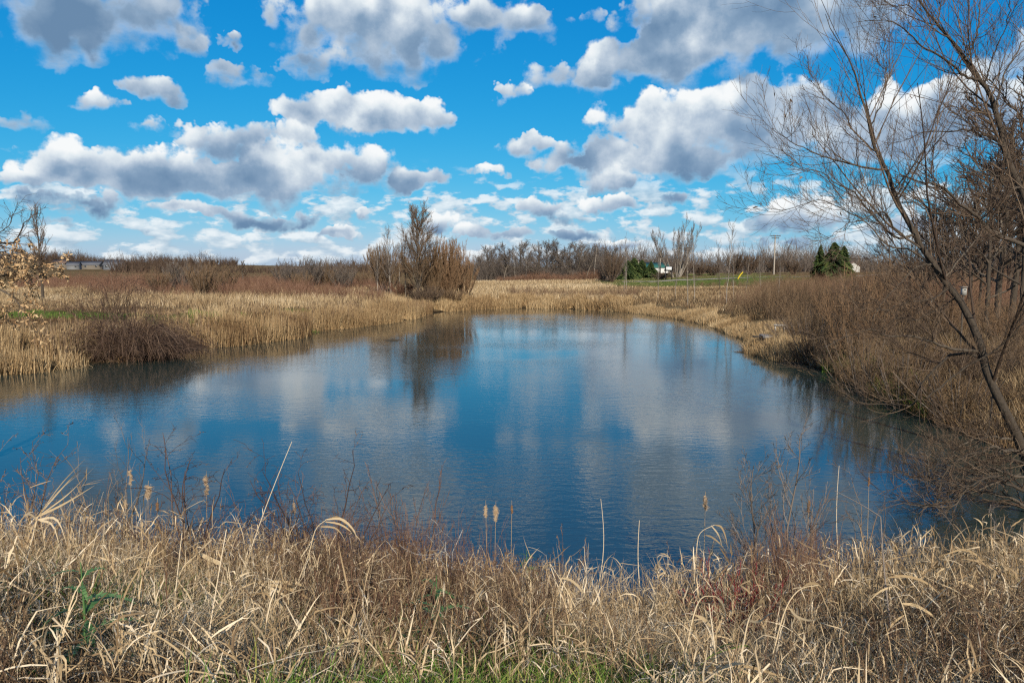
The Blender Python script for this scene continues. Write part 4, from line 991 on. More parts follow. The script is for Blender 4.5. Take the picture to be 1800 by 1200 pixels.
def build_built_things():
    white = flat_mat('white_siding', (.72, .71, .68)); green = flat_mat('green_metal_roof', (.03, .13, .105), .5); grey = flat_mat('grey_shingle', (.13, .135, .15)); beige = flat_mat('beige_siding', (.19, .165, .135)); brown = flat_mat('brown_shingle', (.16, .11, .085))
    house('barn', 1147, 300, 11.5, 8, 2.3, 4.1, R(-4), white, green, 'long white barn with a dark green metal roof behind the small spruces', 'barn', windows=((4.6, 1.3, .9, .7),), door=(1.2, 2.0, 2.0), sink=.1)
    house('white_house', 1496, 290, 7, 4.4, 2.5, 4.0, R(80), flat_mat('aged_siding', (.50, .49, .46)), brown, 'small white gabled house half hidden right of the three spruces', windows=((-.9, 1.7, .6, .8), (.8, 1.7, .6, .8)), sink=.1)
    house('grey_house', 203, 390, 9, 7, 2.6, 5.0, R(8), flat_mat('slate_siding', (.16, .175, .20)), grey, 'grey house with a dark gabled roof at the right end of the distant houses', windows=((-3, 1.9, 1.2, 1.2), (2.8, 1.9, 1.2, 1.2)), sink=-.7)
    house('beige_house', 110, 400, 8, 7, 2.6, 4.4, R(-5), beige, brown, 'beige distant house nearest to the tall lone tree', windows=((-2.4, 2, 1.1, 1.2), (2.4, 2, 1.1, 1.2)), sink=-1.2)
    house('pale_house', 131, 392, 5.5, 6, 2.3, 3.9, R(15), flat_mat('dull_siding', (.20, .205, .21)), grey, 'small whitish distant house between the beige house and the wide low house', windows=((1.5, 1.8, 1., 1.1),), sink=-.6)
    house('low_house', 162, 404, 11, 7, 2.4, 4.2, R(2), beige, grey, 'wide low beige house in the middle of the distant houses', windows=((-5, 1.8, 1.2, 1.2), (-1.5, 1.8, 1.2, 1.2), (4.2, 1.8, 1.2, 1.2)), sink=-.7)
    utility_pole(1160, 444, 190, ((.35, 1.5),), 'pale utility pole standing before the barn roof')
    utility_pole(1208, 434, 192, ((.35, 2.2), (.9, 1.8)), 'tall pale utility pole with two crossarms right of the pale many stemmed tree')
    utility_pole(1122, 456, 196, ((.3, 1.2),), 'short pale utility pole between the two tallest spruces')
    utility_pole(1098, 466, 188, ((.3, 1.2),), 'shortest pale pole at the left end of the spruce row')
    utility_pole(1360, 413, 190, ((.25, 2.6), (.8, 1.9)), 'lone utility pole with wide crossarms above the right thicket')
    # sign board
    p = place(1175, 172); root = empty('sign_board', p, 'white roadside sign board in a black frame on dark posts', 'sign')
    black = flat_mat('black_paint', (.025, .025, .027), .5)
    z0 = float(at(1175, 472, 172)[2] - p[2])
    for x in (-.75, .75): box(Bag(), (x, 0, (z0 - .6) / 2), (.16, .16, z0 - .6 + .4), tint=.5).build('post', black, root)
    fr = box(Bag(), (0, -.02, z0 + .0), (1.75, .22, 1.15)).build('frame', black, root)
    pn = box(Bag(), (0, -.15, z0 + .0), (1.30, .05, .74)).build('panel', flat_mat('sign_white', (.80, .82, .82), .4), root)
    for k, (w, z) in enumerate(((.7, .2), (.5, .02), (.62, -.16))): box(Bag(), (0, -.18, z0 + z), (w, .012, .05)).build('faded_line', flat_mat('faded_ink', (.45, .5, .53)), pn)
    # yellow guy guard
    q = place(1300, 168); a = at(1297, 488, 168); b = at(1306, 478, 168)
    root = empty('guy_wire_guard', (a[0], a[1], a[2] - .3), 'yellow slanting guy wire guard on the green hill', 'guy guard')
    bg = Bag(); tubes(bg, np.array([(0, 0, 0), (b - a) * .5 + (0, 0, .3), (b - a) + (0, 0, .3)])[None], np.array([[.13, .13, .12]]), 8, [.5]); bg.build('guard_tube', flat_mat('yellow_plastic', (.72, .52, .02), .4), root)
    bg = Bag(); tubes(bg, np.array([(b - a) + (0, 0, .3), (b - a) * 1.8 + (0, 0, .3), (b - a) * 2.6 + (0, 0, .3)])[None], np.array([[.02, .02, .02]]), 4, [.5]); bg.build('guy_wire', black, root)
    # road on the hill
    pts = [(25, 168), (34, 169.5), (45, 171), (56, 172.5), (68, 174), (82, 175), (100, 175)]
    c = poly([(x, y, 0) for x, y in pts], 40); V = []
    for q in c:
        for o in (-1.3, 1.3): V.append((q[0], q[1] + o, 0))
    V = np.array(V); V[:, 2] = height(V[:, 0], V[:, 1]) + .07
    i = np.arange(39) * 2
    tag(Bag().add(V, np.stack([i, i + 2, i + 3, i + 1], 1), .5).build('road', flat_mat('gravel_road', (.30, .265, .21), .95, nscale=1.5)), kind='structure')
    # bird box on its post
    p = place(1689, 31); top = float(at(1689, 505, 31)[2] - p[2]); root = empty('bird_box', p, 'small white bird box on a post behind the leaning trunk', 'bird box')
    bg = Bag(); tubes(bg, np.array([(0, 0, -.2), (0, 0, top * .5), (0, 0, top - .2)])[None], np.array([[.035, .035, .035]]), 6, [.5]); bg.build('post', BARK, root)
    bx = box(Bag(), (0, 0, top - .17), (.17, .15, .30)).build('box', flat_mat('weathered_white', (.36, .35, .32)), root)
    box(Bag(), (0, -.02, top + .02), (.25, .25, .035)).build('roof', flat_mat('grey_board', (.27, .25, .22)), root)
    bg = Bag(); tubes(bg, np.array([(0, -.084, top - .10), (0, -.088, top - .10), (0, -.091, top - .10)])[None], np.array([[.03, .03, .001]]), 10, [.5]); bg.build('entrance_hole', black, bx)
    # three survey stakes
    for k, (px, py, l) in enumerate(((1607, 523, 'white stake, left one of three in the grass behind the leaning tree'), (1615, 523, 'white stake, middle one of three in the grass behind the leaning tree'), (1636, 525, 'white stake, right one of three, set a little apart from the other two'))):
        p = place(px, 47); z = float(at(px, py - 4, 47)[2] - p[2]); root = empty('survey_stake', p, l, 'stake', 'white survey stakes')
        box(Bag(), (0, 0, z / 2 - .1), (.045, .03, z + .2), tint=.3).build('shaft', flat_mat('stake_wood', (.42, .36, .27)), root)
        box(Bag(), (0, -.01, z - .16), (.075, .055, .34)).build('cap', flat_mat('white_paint', (.82, .82, .8)), root)
    # wooden platform in the reeds on the right shore
    p = on_water(1362, 616); root = empty('wooden_platform', (p[0], p[1], 0), 'small weathered wooden platform among the reeds of the right shore', 'platform', rz=R(-8))
    wood = flat_mat('weathered_wood', (.40, .375, .34), .9, .1, 8); dark = flat_mat('dark_wood', (.07, .06, .052), .9)
    db = Bag()
    for k in range(7): box(db, (0, -.62 + k * .19, .92), (1.7, .165, .045), tint=.3 + .07 * k)
    db.build('deck', wood, root)
    for x in (-.78, .78):
        for y in (-.55, .45): box(Bag(), (x, y, .25), (.11, .11, 1.25), tint=.4).build('leg', dark, root)
    box(Bag(), (0, -.735, .86), (1.7, .04, .13), tint=.6).build('front_beam', wood, root)
    box(Bag(), (-1.02, -.1, .84), (.62, .5, .06), rz=.1, tint=.2).build('step', dark, root)
    for x in (.1, .62): box(Bag(), (x, .56, 1.22), (.07, .07, .60), tint=.6).build('rail_post', wood, root)
    box(Bag(), (.36, .52, 1.50), (.72, .05, .12), tint=.7).build('rail', wood, root)
    for px, py, w, l in ((226, 635, 1.0, 'broken pale reed stalk floating at the foot of the dense bramble mound'), (690, 598, 1.2, 'reddish stick floating off the left reed bank before the clump'), (1330, 611, 1.6, 'dark waterlogged log lying in the water off the reed point'), (1318, 619, 1.9, 'longer dark log floating nearest the reed point tip'), (1400, 640, 2.0, 'thin dark log along the waterline beside the platform reeds')):
        p = on_water(px, py); root = empty('floating_log', (p[0], p[1], .0), l, 'log', 'logs in the water off the reed point', rz=R(4 if px < 1350 else -28))
        bg = Bag(); tubes(bg, np.array([(-w / 2, 0, -.02), (-w / 4, .05, .03), (0, 0, .04), (w / 4, -.03, .03), (w / 2, .02, -.01)])[None], np.array([[.03, .05, .06, .055, .03]]), 7, [.3]); bg.build('log', BARK, root, smooth=True)

build_leaning_tree()
build_second_tree()
build_fallen_branches()
build_left_leafy_tree()
build_bushes()
build_built_things()
# ------------------------------------------------------------------ the near bank: grass, weeds, cattails, twigs
THISTLES = ((768, 1130, .62, 16, .34, 'large green thistle in the turf below the middle weeds'), (700, 1146, .34, 9, .2, 'small green thistle rosette left of the large thistle'), (925, 1010, .55, 11, .3, 'bright green thistle at the water side of the brown weeds'), (150, 1146, .50, 13, .3, 'dark green leafy thistle in the lower left turf'), (800, 1050, .55, 11, .28, 'green thistle shoot half hidden in the brown weeds'))
CLEAR = []
for _t in THISTLES:
    _p = ground_hit(_t[0], _t[1] + 14); CLEAR += [(_p[0], _p[1], _t[4]), (_p[0] * .95, _p[1] - _t[4] * .9, _t[4] * .9)]
for _x, _y, _r in ((400, 1090, .16), (60, 1110, .2), (1290, 1120, .22), (560, 1160, .14), (250, 1060, .2), (1650, 1110, .2), (1010, 1140, .16), (1500, 1150, .14), (470, 985, .25), (1180, 1090, .2), (880, 1120, .16)):   # open gaps down to the dark soil
    _p = ground_hit(_x, _y); CLEAR += [(_p[0], _p[1], _r), (_p[0] + .5 * _r, _p[1] - _r * .8, _r * .7)]

def near_zone(n, x0, x1, y0, y1, g, p=1.5, test=None, dmin=-.3):
    """points on the near bank between photograph columns x0..x1, thinning with distance"""
    Y = y0 + (y1 - y0) * g.uniform(0, 1, n) ** p
    X = (x0 + (x1 - x0) * g.uniform(0, 1, n) - 900) / FPX * (Y + 1.0)
    k = shore_distance(X, Y) > dmin
    for cx, cyy, r in CLEAR: k &= ((X - cx) ** 2 + (Y - cyy) ** 2) > (r * g.uniform(.6, 1.1, len(X))) ** 2
    X, Y = X[k], Y[k]
    if test is not None:
        k = test(X, Y); X, Y = X[k], Y[k]
    return X, Y

def pxcol(X, Y): return 900 + FPX * X / (Y * 1.0 + .3)

def blades(bag, X, Y, hr, wr, tint, g, bend=(.3, 1.8), n=6, hmin=.42, wprof=(.7, 1, .9, .7, .4, .04), a=None, z0=-.03, th=.22):
    M = len(X); Z = height(X, Y)
    h = g.uniform(hr[0], hr[1], M) * np.clip((Y + .4) / 5.0, hmin, 1.05)
    a = g.uniform(0, 6.283, M) if a is None else a
    th0 = np.abs(g.normal(th * .6, th, M)); tb = g.uniform(bend[0], bend[1], M)
    P = np.empty((M, n, 3)); P[:, 0] = np.stack([X, Y, Z + z0], 1)
    st = h / (n - 1); da = g.normal(0, .25, M)
    fold = np.where(g.uniform(0, 1, M) < .3, g.integers(2, n + 1, M), 99); fa = g.uniform(.5, 1.6, M)
    for k in range(1, n):
        t = th0 + tb * ((k - .5) / (n - 1)) ** 1.3 + fa * (k >= fold)
        aa = a + da * k
        P[:, k] = P[:, k - 1] + np.stack([np.sin(t) * np.cos(aa), np.sin(t) * np.sin(aa), np.cos(t)], 1) * st[:, None]
    W = g.uniform(wr[0], wr[1], M)[:, None] * np.asarray(wprof)[None]
    b = a + 1.57 + g.normal(0, .6, M)
    S = norm(np.stack([np.cos(b), np.sin(b), g.normal(0, .25, M)], 1))
    ribbons(bag, P, W, S, np.clip(tint, 0, 1))

def canary_stems(bag, X, Y, g, hr=(.7, 1.25), leafn=5, wr=(.005, .0105), lr=(.12, .34), tint=(.25, 1.0), lean=.45):
    """dry broad leaved reed grass: a leaning stem with hanging, twisted leaves"""
    M = len(X); Z = height(X, Y); h = g.uniform(hr[0], hr[1], M) * np.clip(Y / 6.0, .4, 1.0); a = g.uniform(0, 6.283, M)
    l = np.abs(g.normal(0, lean, M)); s = np.linspace(0, 1, 5)
    P = np.stack([X, Y, Z - .03], 1)[:, None] + np.stack([np.cos(a)[:, None] * np.sin(l)[:, None] * s ** 1.5, np.sin(a)[:, None] * np.sin(l)[:, None] * s ** 1.5, np.cos(l)[:, None] * s], -1) * h[:, None, None]
    Rd = np.broadcast_to(np.linspace(.0028, .0012, 5)[None], (M, 5))
    tn = g.uniform(tint[0], tint[1], M)
    tubes(bag, P, Rd, 3, tn)
    K = M * leafn; i = np.repeat(np.arange(M), leafn); t = g.uniform(.25, 1.0, K)
    f = t * 4; j = np.minimum(f.astype(int), 3); w = (f - j)[:, None]
    B0 = P[i, j] * (1 - w) + P[i, j + 1] * w
    L = g.uniform(lr[0], lr[1], K); b = g.uniform(0, 6.283, K); n = 6
    Q = np.empty((K, n, 3)); Q[:, 0] = B0; st = L / (n - 1)
    e0 = g.uniform(.2, 1.4, K); cur = np.where(g.uniform(0, 1, K) < .6, g.uniform(.0, .7, K), g.uniform(.7, 2.4, K)); fk = np.where(g.uniform(0, 1, K) < .45, g.integers(2, 6, K), 99); fa = g.uniform(.6, 1.9, K)
    for k in range(1, n):
        th = e0 + cur * (k - .5) / (n - 1) + fa * (k >= fk)
        bb = b + g.normal(0, .22, K)
        Q[:, k] = Q[:, k - 1] + np.stack([np.sin(th) * np.cos(bb), np.sin(th) * np.sin(bb), np.cos(th)], 1) * st[:, None]
    W = g.uniform(wr[0], wr[1], K)[:, None] * np.array([.6, 1, 1, .8, .5, .05])[None]
    c = b + 1.57 + g.normal(0, .5, K)
    ribbons(bag, Q, W, norm(np.stack([np.cos(c), np.sin(c), g.normal(0, .5, K)], 1)), np.clip(np.repeat(tn, leafn) + g.normal(0, .15, K), 0, 1))

def weed_stems(bag, X, Y, g, hr=(.5, 1.0), tint=(.1, .9), crumbs=True, kk=7):
    """brown dead weeds: thin forking stems with crumbs of seed heads and shrivelled leaves"""
    M = len(X); Z = height(X, Y); h = g.uniform(hr[0], hr[1], M)
    s = np.linspace(0, 1, 6); d = g.normal(0, .14, (M, 2))
    P = np.stack([X, Y, Z - .02], 1)[:, None] + np.stack([d[:, :1] * s ** 1.3, d[:, 1:] * s ** 1.3, np.ones((M, 1)) * s], -1) * h[:, None, None]
    P[:, 1:] += g.normal(0, .010, (M, 5, 3))
    Rd = np.broadcast_to(np.linspace(.0032, .0014, 6)[None], (M, 6)); tn = g.uniform(tint[0], tint[1], M)
    tubes(bag, P, Rd, 3, tn)
    P2, R2 = grow(P, Rd, kk, .35, 1., .6, .26, npts=4, up=.5, wig=.12, rr=.7, tip=.6, rmin=.0010, g=g)
    t2 = np.repeat(tn, kk); tubes(bag, P2, R2, 3, t2)
    P3, R3 = grow(P2, R2, 3, .4, 1., .6, .45, npts=3, up=.4, wig=.12, rr=.8, tip=.7, rmin=.0009, g=g)
    t3 = np.repeat(t2, 3); tubes(bag, P3, R3, 3, t3)
    if crumbs:
        C = np.concatenate([P3[:, -1], P2[:, -1], P2[:, 2]]); K = len(C); L = g.uniform(.006, .022, K) * np.clip(C[:, 1] / 8.0, .32, 1.0)
        dd = norm(g.normal(0, 1, (K, 3))); Q = C[:, None] + dd[:, None] * (L[:, None] * np.linspace(-.5, 1, 3)[None])[..., None]
        ribbons(bag, Q, L[:, None] * np.array([.2, .75, .2])[None], norm(np.cross(dd, g.normal(0, 1, (K, 3)))), np.clip(np.concatenate([t3, t2, t2]) + g.normal(.05, .2, K), 0, 1))

def straight_stem(name, a, b, r0, r1, mt, label, cat, group=None, bow=.03, seed=0, tint=.9):
    g = np.random.default_rng(seed)
    a, b = np.asarray(a), np.asarray(b)
    root = empty(name, a, label, cat, group)
    s = np.linspace(0, 1, 9)[:, None]
    P = (b - a) * s + np.array([g.normal(0, bow), g.normal(0, bow), 0]) * np.sin(s * 3.1416) * np.linalg.norm(b - a)
    bag = Bag(); tubes(bag, P[None], taper(9, r0, r1)[None], 5, [tint]); bag.build('stem', mt, root)
    return root, P

def pix_base(px, py_base, Y=None):
    """ground point in the photograph column px at row py_base (or at distance Y)"""
    return ground_hit(px, py_base) if Y is None else place(px, Y)

def cattail(px, ytop, Y, hl, hr, label, fluff, seed, mt_head):
    g = np.random.default_rng(seed)
    p = place(px, Y); p[2] = max(p[2], -.1); top = at(px, ytop + 12, Y); H = float(top[2] - p[2])
    root = empty('cattail', p, label, 'cattail', 'cattails on the near bank')
    lx = g.normal(0, .03)
    P = np.stack([lx * np.linspace(0, 1, 7) ** 2, g.normal(0, .01) * np.linspace(0, 1, 7), np.linspace(-.1, H, 7)], 1)
    b = Bag(); tubes(b, P[None], taper(7, .0052, .0022)[None], 5, [.75]); b.build('stem', REED, root)
    z1 = H - .07; z0 = z1 - hl; m = 18
    zz = np.linspace(z0, z1, m); rr = hr * np.clip(np.sin(np.linspace(.12, 3.02, m)) * 2.2, 0, 1) * (1 + g.normal(0, .06 + .22 * fluff, m))
    Q = np.stack([np.interp(zz, P[:, 2], P[:, 0]) + g.normal(0, .004 * (1 + 3 * fluff), m), np.interp(zz, P[:, 2], P[:, 1]), zz], 1)
    b = Bag(); tubes(b, Q[None], rr[None], 9, [.5]); hd = b.build('seed_head', mt_head, root, smooth=True)
    K = int(500 + 1400 * fluff); i = g.integers(1, m - 1, K); d = norm(g.normal(0, 1, (K, 3)) * (1, 1, .5)); L = g.uniform(.4, 1.0, K) * (.005 + .016 * fluff)
    S0 = Q[i] + d * rr[i][:, None] * .9; F = S0[:, None] + d[:, None] * (L[:, None] * np.array([0, .5, 1.])[None])[..., None]
    F[:, 2, 2] -= L * .3
    b = Bag(); ribbons(b, F, np.full((K, 3), .0022), norm(np.cross(d, (0, 0, 1.))), g.uniform(.5, 1, K)); b.build('fluff', mt_head, hd)
    for k in range(3):
        X = np.array([p[0]]); a = g.uniform(0, 6.28)
        bb = Bag(); n = 7; s = np.linspace(0, 1, n); hh = H * g.uniform(.5, .95)
        A = np.stack([np.cos(a) * (.02 + .22 * s ** 2), np.sin(a) * (.02 + .12 * s ** 2), hh * (s - .25 * s ** 3) - .05], 1)
        ribbons(bb, A[None], (.012 * np.array([1, 1, 1, .9, .75, .5, .08]))[None], np.array([[1, .2, 0]]), np.array([g.uniform(.3, .8)])); bb.build('leaf', REED, root)
    return root

def twig_shrub(name, px, py, h, n, spread, mt, label, seed, r=.006, cnts=(6, 4), lens=(.4, .45), Y=None, up=.6, ang=.55, wig=.14, rmin=.0014, crumbs=None, lean=(0, 0)):
    g = np.random.default_rng(seed)
    p = pix_base(px, py, Y); root = empty(name, p, label, 'shrub')
    stems, rad = [], []
    for k in range(n):
        a = g.uniform(0, 6.283); q = spread * g.uniform(.2, 1); s = np.linspace(0, 1, 9)
        hh = h * g.uniform(.6, 1.05)
        P = np.stack([(math.cos(a) * q * .25 + (math.cos(a) * q + lean[0]) * s ** 1.2), (math.sin(a) * q * .25 + (math.sin(a) * q + lean[1]) * s ** 1.2), hh * s - .05], 1)
        P[1:] += np.cumsum(g.normal(0, .018 * h, (8, 3)), 0); stems.append(P); rad.append(1.7 * taper(9, r * g.uniform(.6, 1.1), r * .25))
    P, Rd = np.stack(stems), np.stack(rad); b = Bag(); tubes(b, P, Rd, 5, g.uniform(.2, 1, n)); b.build('stems', mt, root)
    b = Bag(); tn = None
    for k, c in enumerate(cnts):
        P, Rd = grow(P, Rd, c, .2, 1., ang, lens[min(k, len(lens) - 1)], npts=6 - min(k, 2), up=up, wig=wig, rr=.6, tip=.45, rmin=rmin * 2.1, g=g)
        tubes(b, P, Rd, 3, g.uniform(.1, 1, len(P)))
    b.build('twigs', mt, root)
    if crumbs:
        C = P[g.integers(0, len(P), crumbs), g.integers(1, P.shape[1], crumbs)]
        leaf_mesh(C, g, (.012, .035), (.006, .014), WEED, root, 'shrivelled_leaves', .3)
    return root

def thistle(px, py, size, n, label, seed):
    g = np.random.default_rng(seed); p = ground_hit(px, py); root = empty('thistle', p, label, 'plant', 'green thistles in the bank grass')
    TH = mat('thistle_leaf', [(0, (.028, .075, .024)), (.6, (.065, .15, .045)), (1, (.15, .26, .10))], rough=.6)
    b = Bag(); tubes(b, np.array([(0, 0, -.02), (.01, 0, size * .5), (.0, .01, size)])[None], np.array([[.007, .006, .003]]), 5, [.7]); b.build('stem', TH, root)
    for k in range(n):
        a = k * 2.4 + g.normal(0, .2); z = size * (k + .5) / n * .95; L = size * (.75 - .5 * k / n) * g.uniform(.8, 1.15); s = np.linspace(0, 1, 8)
        A = np.stack([np.cos(a) * L * s, np.sin(a) * L * s, z + L * (.45 * s - .62 * s ** 2)], 1)
        W = L * .13 * np.array([.3, 1, .7, 1.1, .6, .9, .4, .05])
        lb = Bag(); side = np.array([-math.sin(a), math.cos(a), .15]); ribbons(lb, A[None], W[None], side[None], np.array([g.uniform(.3, .9)]))
        for j in range(1, 7):                                    # spiny lobes
            for sg in (-1, 1):
                d = norm(side * sg + np.array([math.cos(a), math.sin(a), .35]) * .7)
                Q = A[j][None] + d[None] * (L * .20 * (1 - j / 9) * np.array([0, .5, 1.]))[:, None]
                ribbons(lb, Q[None], (L * np.array([[.075, .055, .004]])), norm(np.array([[math.cos(a), math.sin(a), .1]])), np.array([g.uniform(.35, 1)]))
        lb.build('leaf', TH, root)
    return root

def reed_fan(name, Y, stem, leaves, label, mt=STRAW, r=.005, dY=.3, lean=(.3, .2, 1.)):
    """a traced broken reed: bent stem and its leaves, all in photograph pixels"""
    pts = L3(stem, Y, dY); base = np.asarray(pts[0]); root = empty(name, base, label, 'plant', None)
    b = Bag(); A = poly(pts, 12) - base; tubes(b, A[None], taper(12, r, r * .6)[None], 5, [.85]); b.build('stem', mt, root)
    for k, (lp, w) in enumerate(leaves):
        B_ = poly(L3(lp, Y + dY, .25 * (-1) ** k), 11) - base
        lb = Bag(); W = w * np.array([.3, .7, .95, 1, 1, .9, .8, .65, .45, .25, .04])
        a = .9 * k; ribbons(lb, B_[None], W[None], norm(np.array([[lean[0] + .4 * math.cos(a), lean[1], lean[2] + .5 * math.sin(a)]])), np.array([.6 + .3 * ((k * 37) % 10) / 10])); lb.build('leaf', mt, root)
    return root

def build_fans():
    reed_fan('hooked_reed', 6.0, [(515, 1045), (542, 975), (555, 930), (575, 912)], [([(575, 912), (592, 908), (605, 918), (612, 940)], .018), ([(572, 913), (600, 912), (622, 932), (627, 952)], .022), ([(568, 916), (600, 922), (630, 945), (637, 962)], .016), ([(560, 925), (590, 928), (606, 950), (612, 985)], .016)], 'hooked dry reed arching to the right in front of the second dark bramble')
    reed_fan('broken_reed', 4.9, [(425, 1085), (440, 1045), (452, 1024)], [([(452, 1024), (500, 1032), (540, 1050), (568, 1072)], .022), ([(450, 1026), (480, 1050), (500, 1075), (505, 1096)], .024), ([(455, 1022), (500, 1022), (535, 1030), (556, 1050)], .018), ([(448, 1030), (460, 1060), (470, 1085), (468, 1100)], .020), ([(455, 1024), (490, 1040), (520, 1062), (530, 1090)], .020), ([(450, 1022), (420, 1036), (400, 1060), (388, 1072)], .016)], 'flattened fan of broad straw leaves left of the brown weeds')
    reed_fan('broken_reed', 5.4, [(300, 1060), (320, 1000), (345, 975), (372, 948)], [([(372, 948), (350, 965), (330, 985), (322, 1004)], .026), ([(350, 972), (365, 980), (385, 990), (400, 1004)], .034), ([(345, 976), (320, 1000), (300, 1030), (285, 1050)], .018)], 'broken reed with two broad twisted leaves in the left grass')
    reed_fan('broken_reed', 5.0, [(125, 1095), (155, 992), (172, 930)], [([(165, 955), (130, 960), (100, 975), (70, 1000)], .016), ([(160, 975), (200, 985), (235, 978), (262, 965)], .014), ([(150, 1000), (110, 1010), (80, 1040), (66, 1070)], .014)], 'forked straw reed below the bundle of long leaves at the left')
    reed_fan('hooked_reed', 7.4, [(1220, 1025), (1225, 960), (1232, 935), (1256, 922)], [([(1256, 922), (1268, 926), (1276, 945), (1279, 966)], .020), ([(1250, 923), (1262, 938), (1268, 955), (1270, 975)], .018), ([(1232, 936), (1222, 950), (1214, 968), (1212, 986)], .016), ([(1240, 940), (1252, 944), (1270, 960), (1282, 985)], .022)], 'hooked dry reed with hanging leaves left of the red dogwood')
    reed_fan('hooked_reed', 4.0, [(1198, 1185), (1218, 1085), (1234, 1050), (1258, 1048)], [([(1234, 1050), (1222, 1075), (1218, 1100), (1220, 1118)], .022), ([(1258, 1048), (1270, 1060), (1276, 1085), (1270, 1105)], .016), ([(1222, 1080), (1240, 1090), (1252, 1105), (1256, 1116)], .022)], 'hooked reed with broad curled leaves below the red dogwood')
    reed_fan('hooked_reed', 4.3, [(1358, 1150), (1380, 1072), (1405, 1036), (1438, 1028)], [([(1405, 1036), (1420, 1026), (1436, 1026), (1446, 1034)], .024), ([(1385, 1065), (1400, 1082), (1425, 1090), (1450, 1082)], .014)], 'tall hooked straw right of the red dogwood')
    reed_fan('broken_reed', 3.0, [(1238, 1198), (1262, 1180), (1290, 1170)], [([(1290, 1170), (1320, 1172), (1360, 1184), (1405, 1199)], .014), ([(1262, 1180), (1275, 1172), (1290, 1166), (1312, 1166)], .022), ([(1290, 1170), (1310, 1180), (1330, 1192), (1350, 1199)], .012)], 'broad straw leaf lying along the bottom edge right of the middle')
    reed_fan('broken_reed', 3.7, [(1298, 1185), (1314, 1095), (1326, 1072)], [([(1326, 1072), (1334, 1060), (1342, 1056), (1344, 1070)], .024), ([(1316, 1090), (1334, 1092), (1350, 1080), (1362, 1076)], .016)], 'short straw with one upright curled leaf before the dark gap in the right grass')
    reed_fan('broken_reed', 5.0, [(1028, 1100), (995, 1035), (967, 990)], [([(995, 1035), (978, 1050), (965, 1072), (960, 1090)], .022), ([(985, 1015), (1005, 1020), (1024, 1040), (1032, 1062)], .018), ([(967, 990), (955, 1000), (946, 1022), (944, 1040)], .016)], 'bent straw with drooping leaves below the gap to the water')
    reed_fan('green_reed', 3.9, [(1225, 1175), (1250, 1152), (1282, 1140)], [([(1282, 1140), (1298, 1136), (1310, 1134), (1318, 1137)], .014), ([(1250, 1152), (1262, 1140), (1278, 1132), (1296, 1130)], .012)], 'green grass leaf slanting over the dark gap in the right grass', mt=GREEN, r=.003)
    reed_fan('broken_reed', 4.6, [(1600, 1120), (1585, 1060), (1560, 1015)], [([(1560, 1015), (1590, 1012), (1625, 1022), (1655, 1046)], .020), ([(1570, 1030), (1545, 1040), (1525, 1062), (1518, 1085)], .020), ([(1585, 1060), (1610, 1064), (1640, 1082), (1655, 1105)], .022), ([(1590, 1080), (1570, 1095), (1556, 1120), (1550, 1140)], .018)], 'broken reed with broad pale leaves right of the thick grey stem')
    reed_fan('broken_reed', 5.6, [(1690, 1080), (1680, 1020), (1660, 975)], [([(1660, 975), (1690, 966), (1715, 974), (1735, 1000)], .020), ([(1670, 995), (1650, 1004), (1636, 1024), (1630, 1045)], .018), ([(1680, 1020), (1710, 1030), (1730, 1050), (1740, 1072)], .020)], 'broken reed with arching pale leaves near the right corner')
    reed_fan('broken_reed', 3.4, [(700, 1198), (650, 1130), (600, 1085)], [([(600, 1085), (630, 1062), (660, 1040), (690, 1030)], .010), ([(650, 1130), (620, 1125), (590, 1135), (565, 1150)], .014)], 'thin straw lying slanted across the green turf at the bottom middle')
    reed_fan('broken_reed', 3.2, [(130, 1198), (230, 1130), (330, 1050)], [([(330, 1050), (350, 1030), (362, 1012), (366, 1000)], .012), ([(230, 1130), (250, 1140), (262, 1158), (268, 1175)], .016)], 'long pale straw slanting up right across the lower left corner')

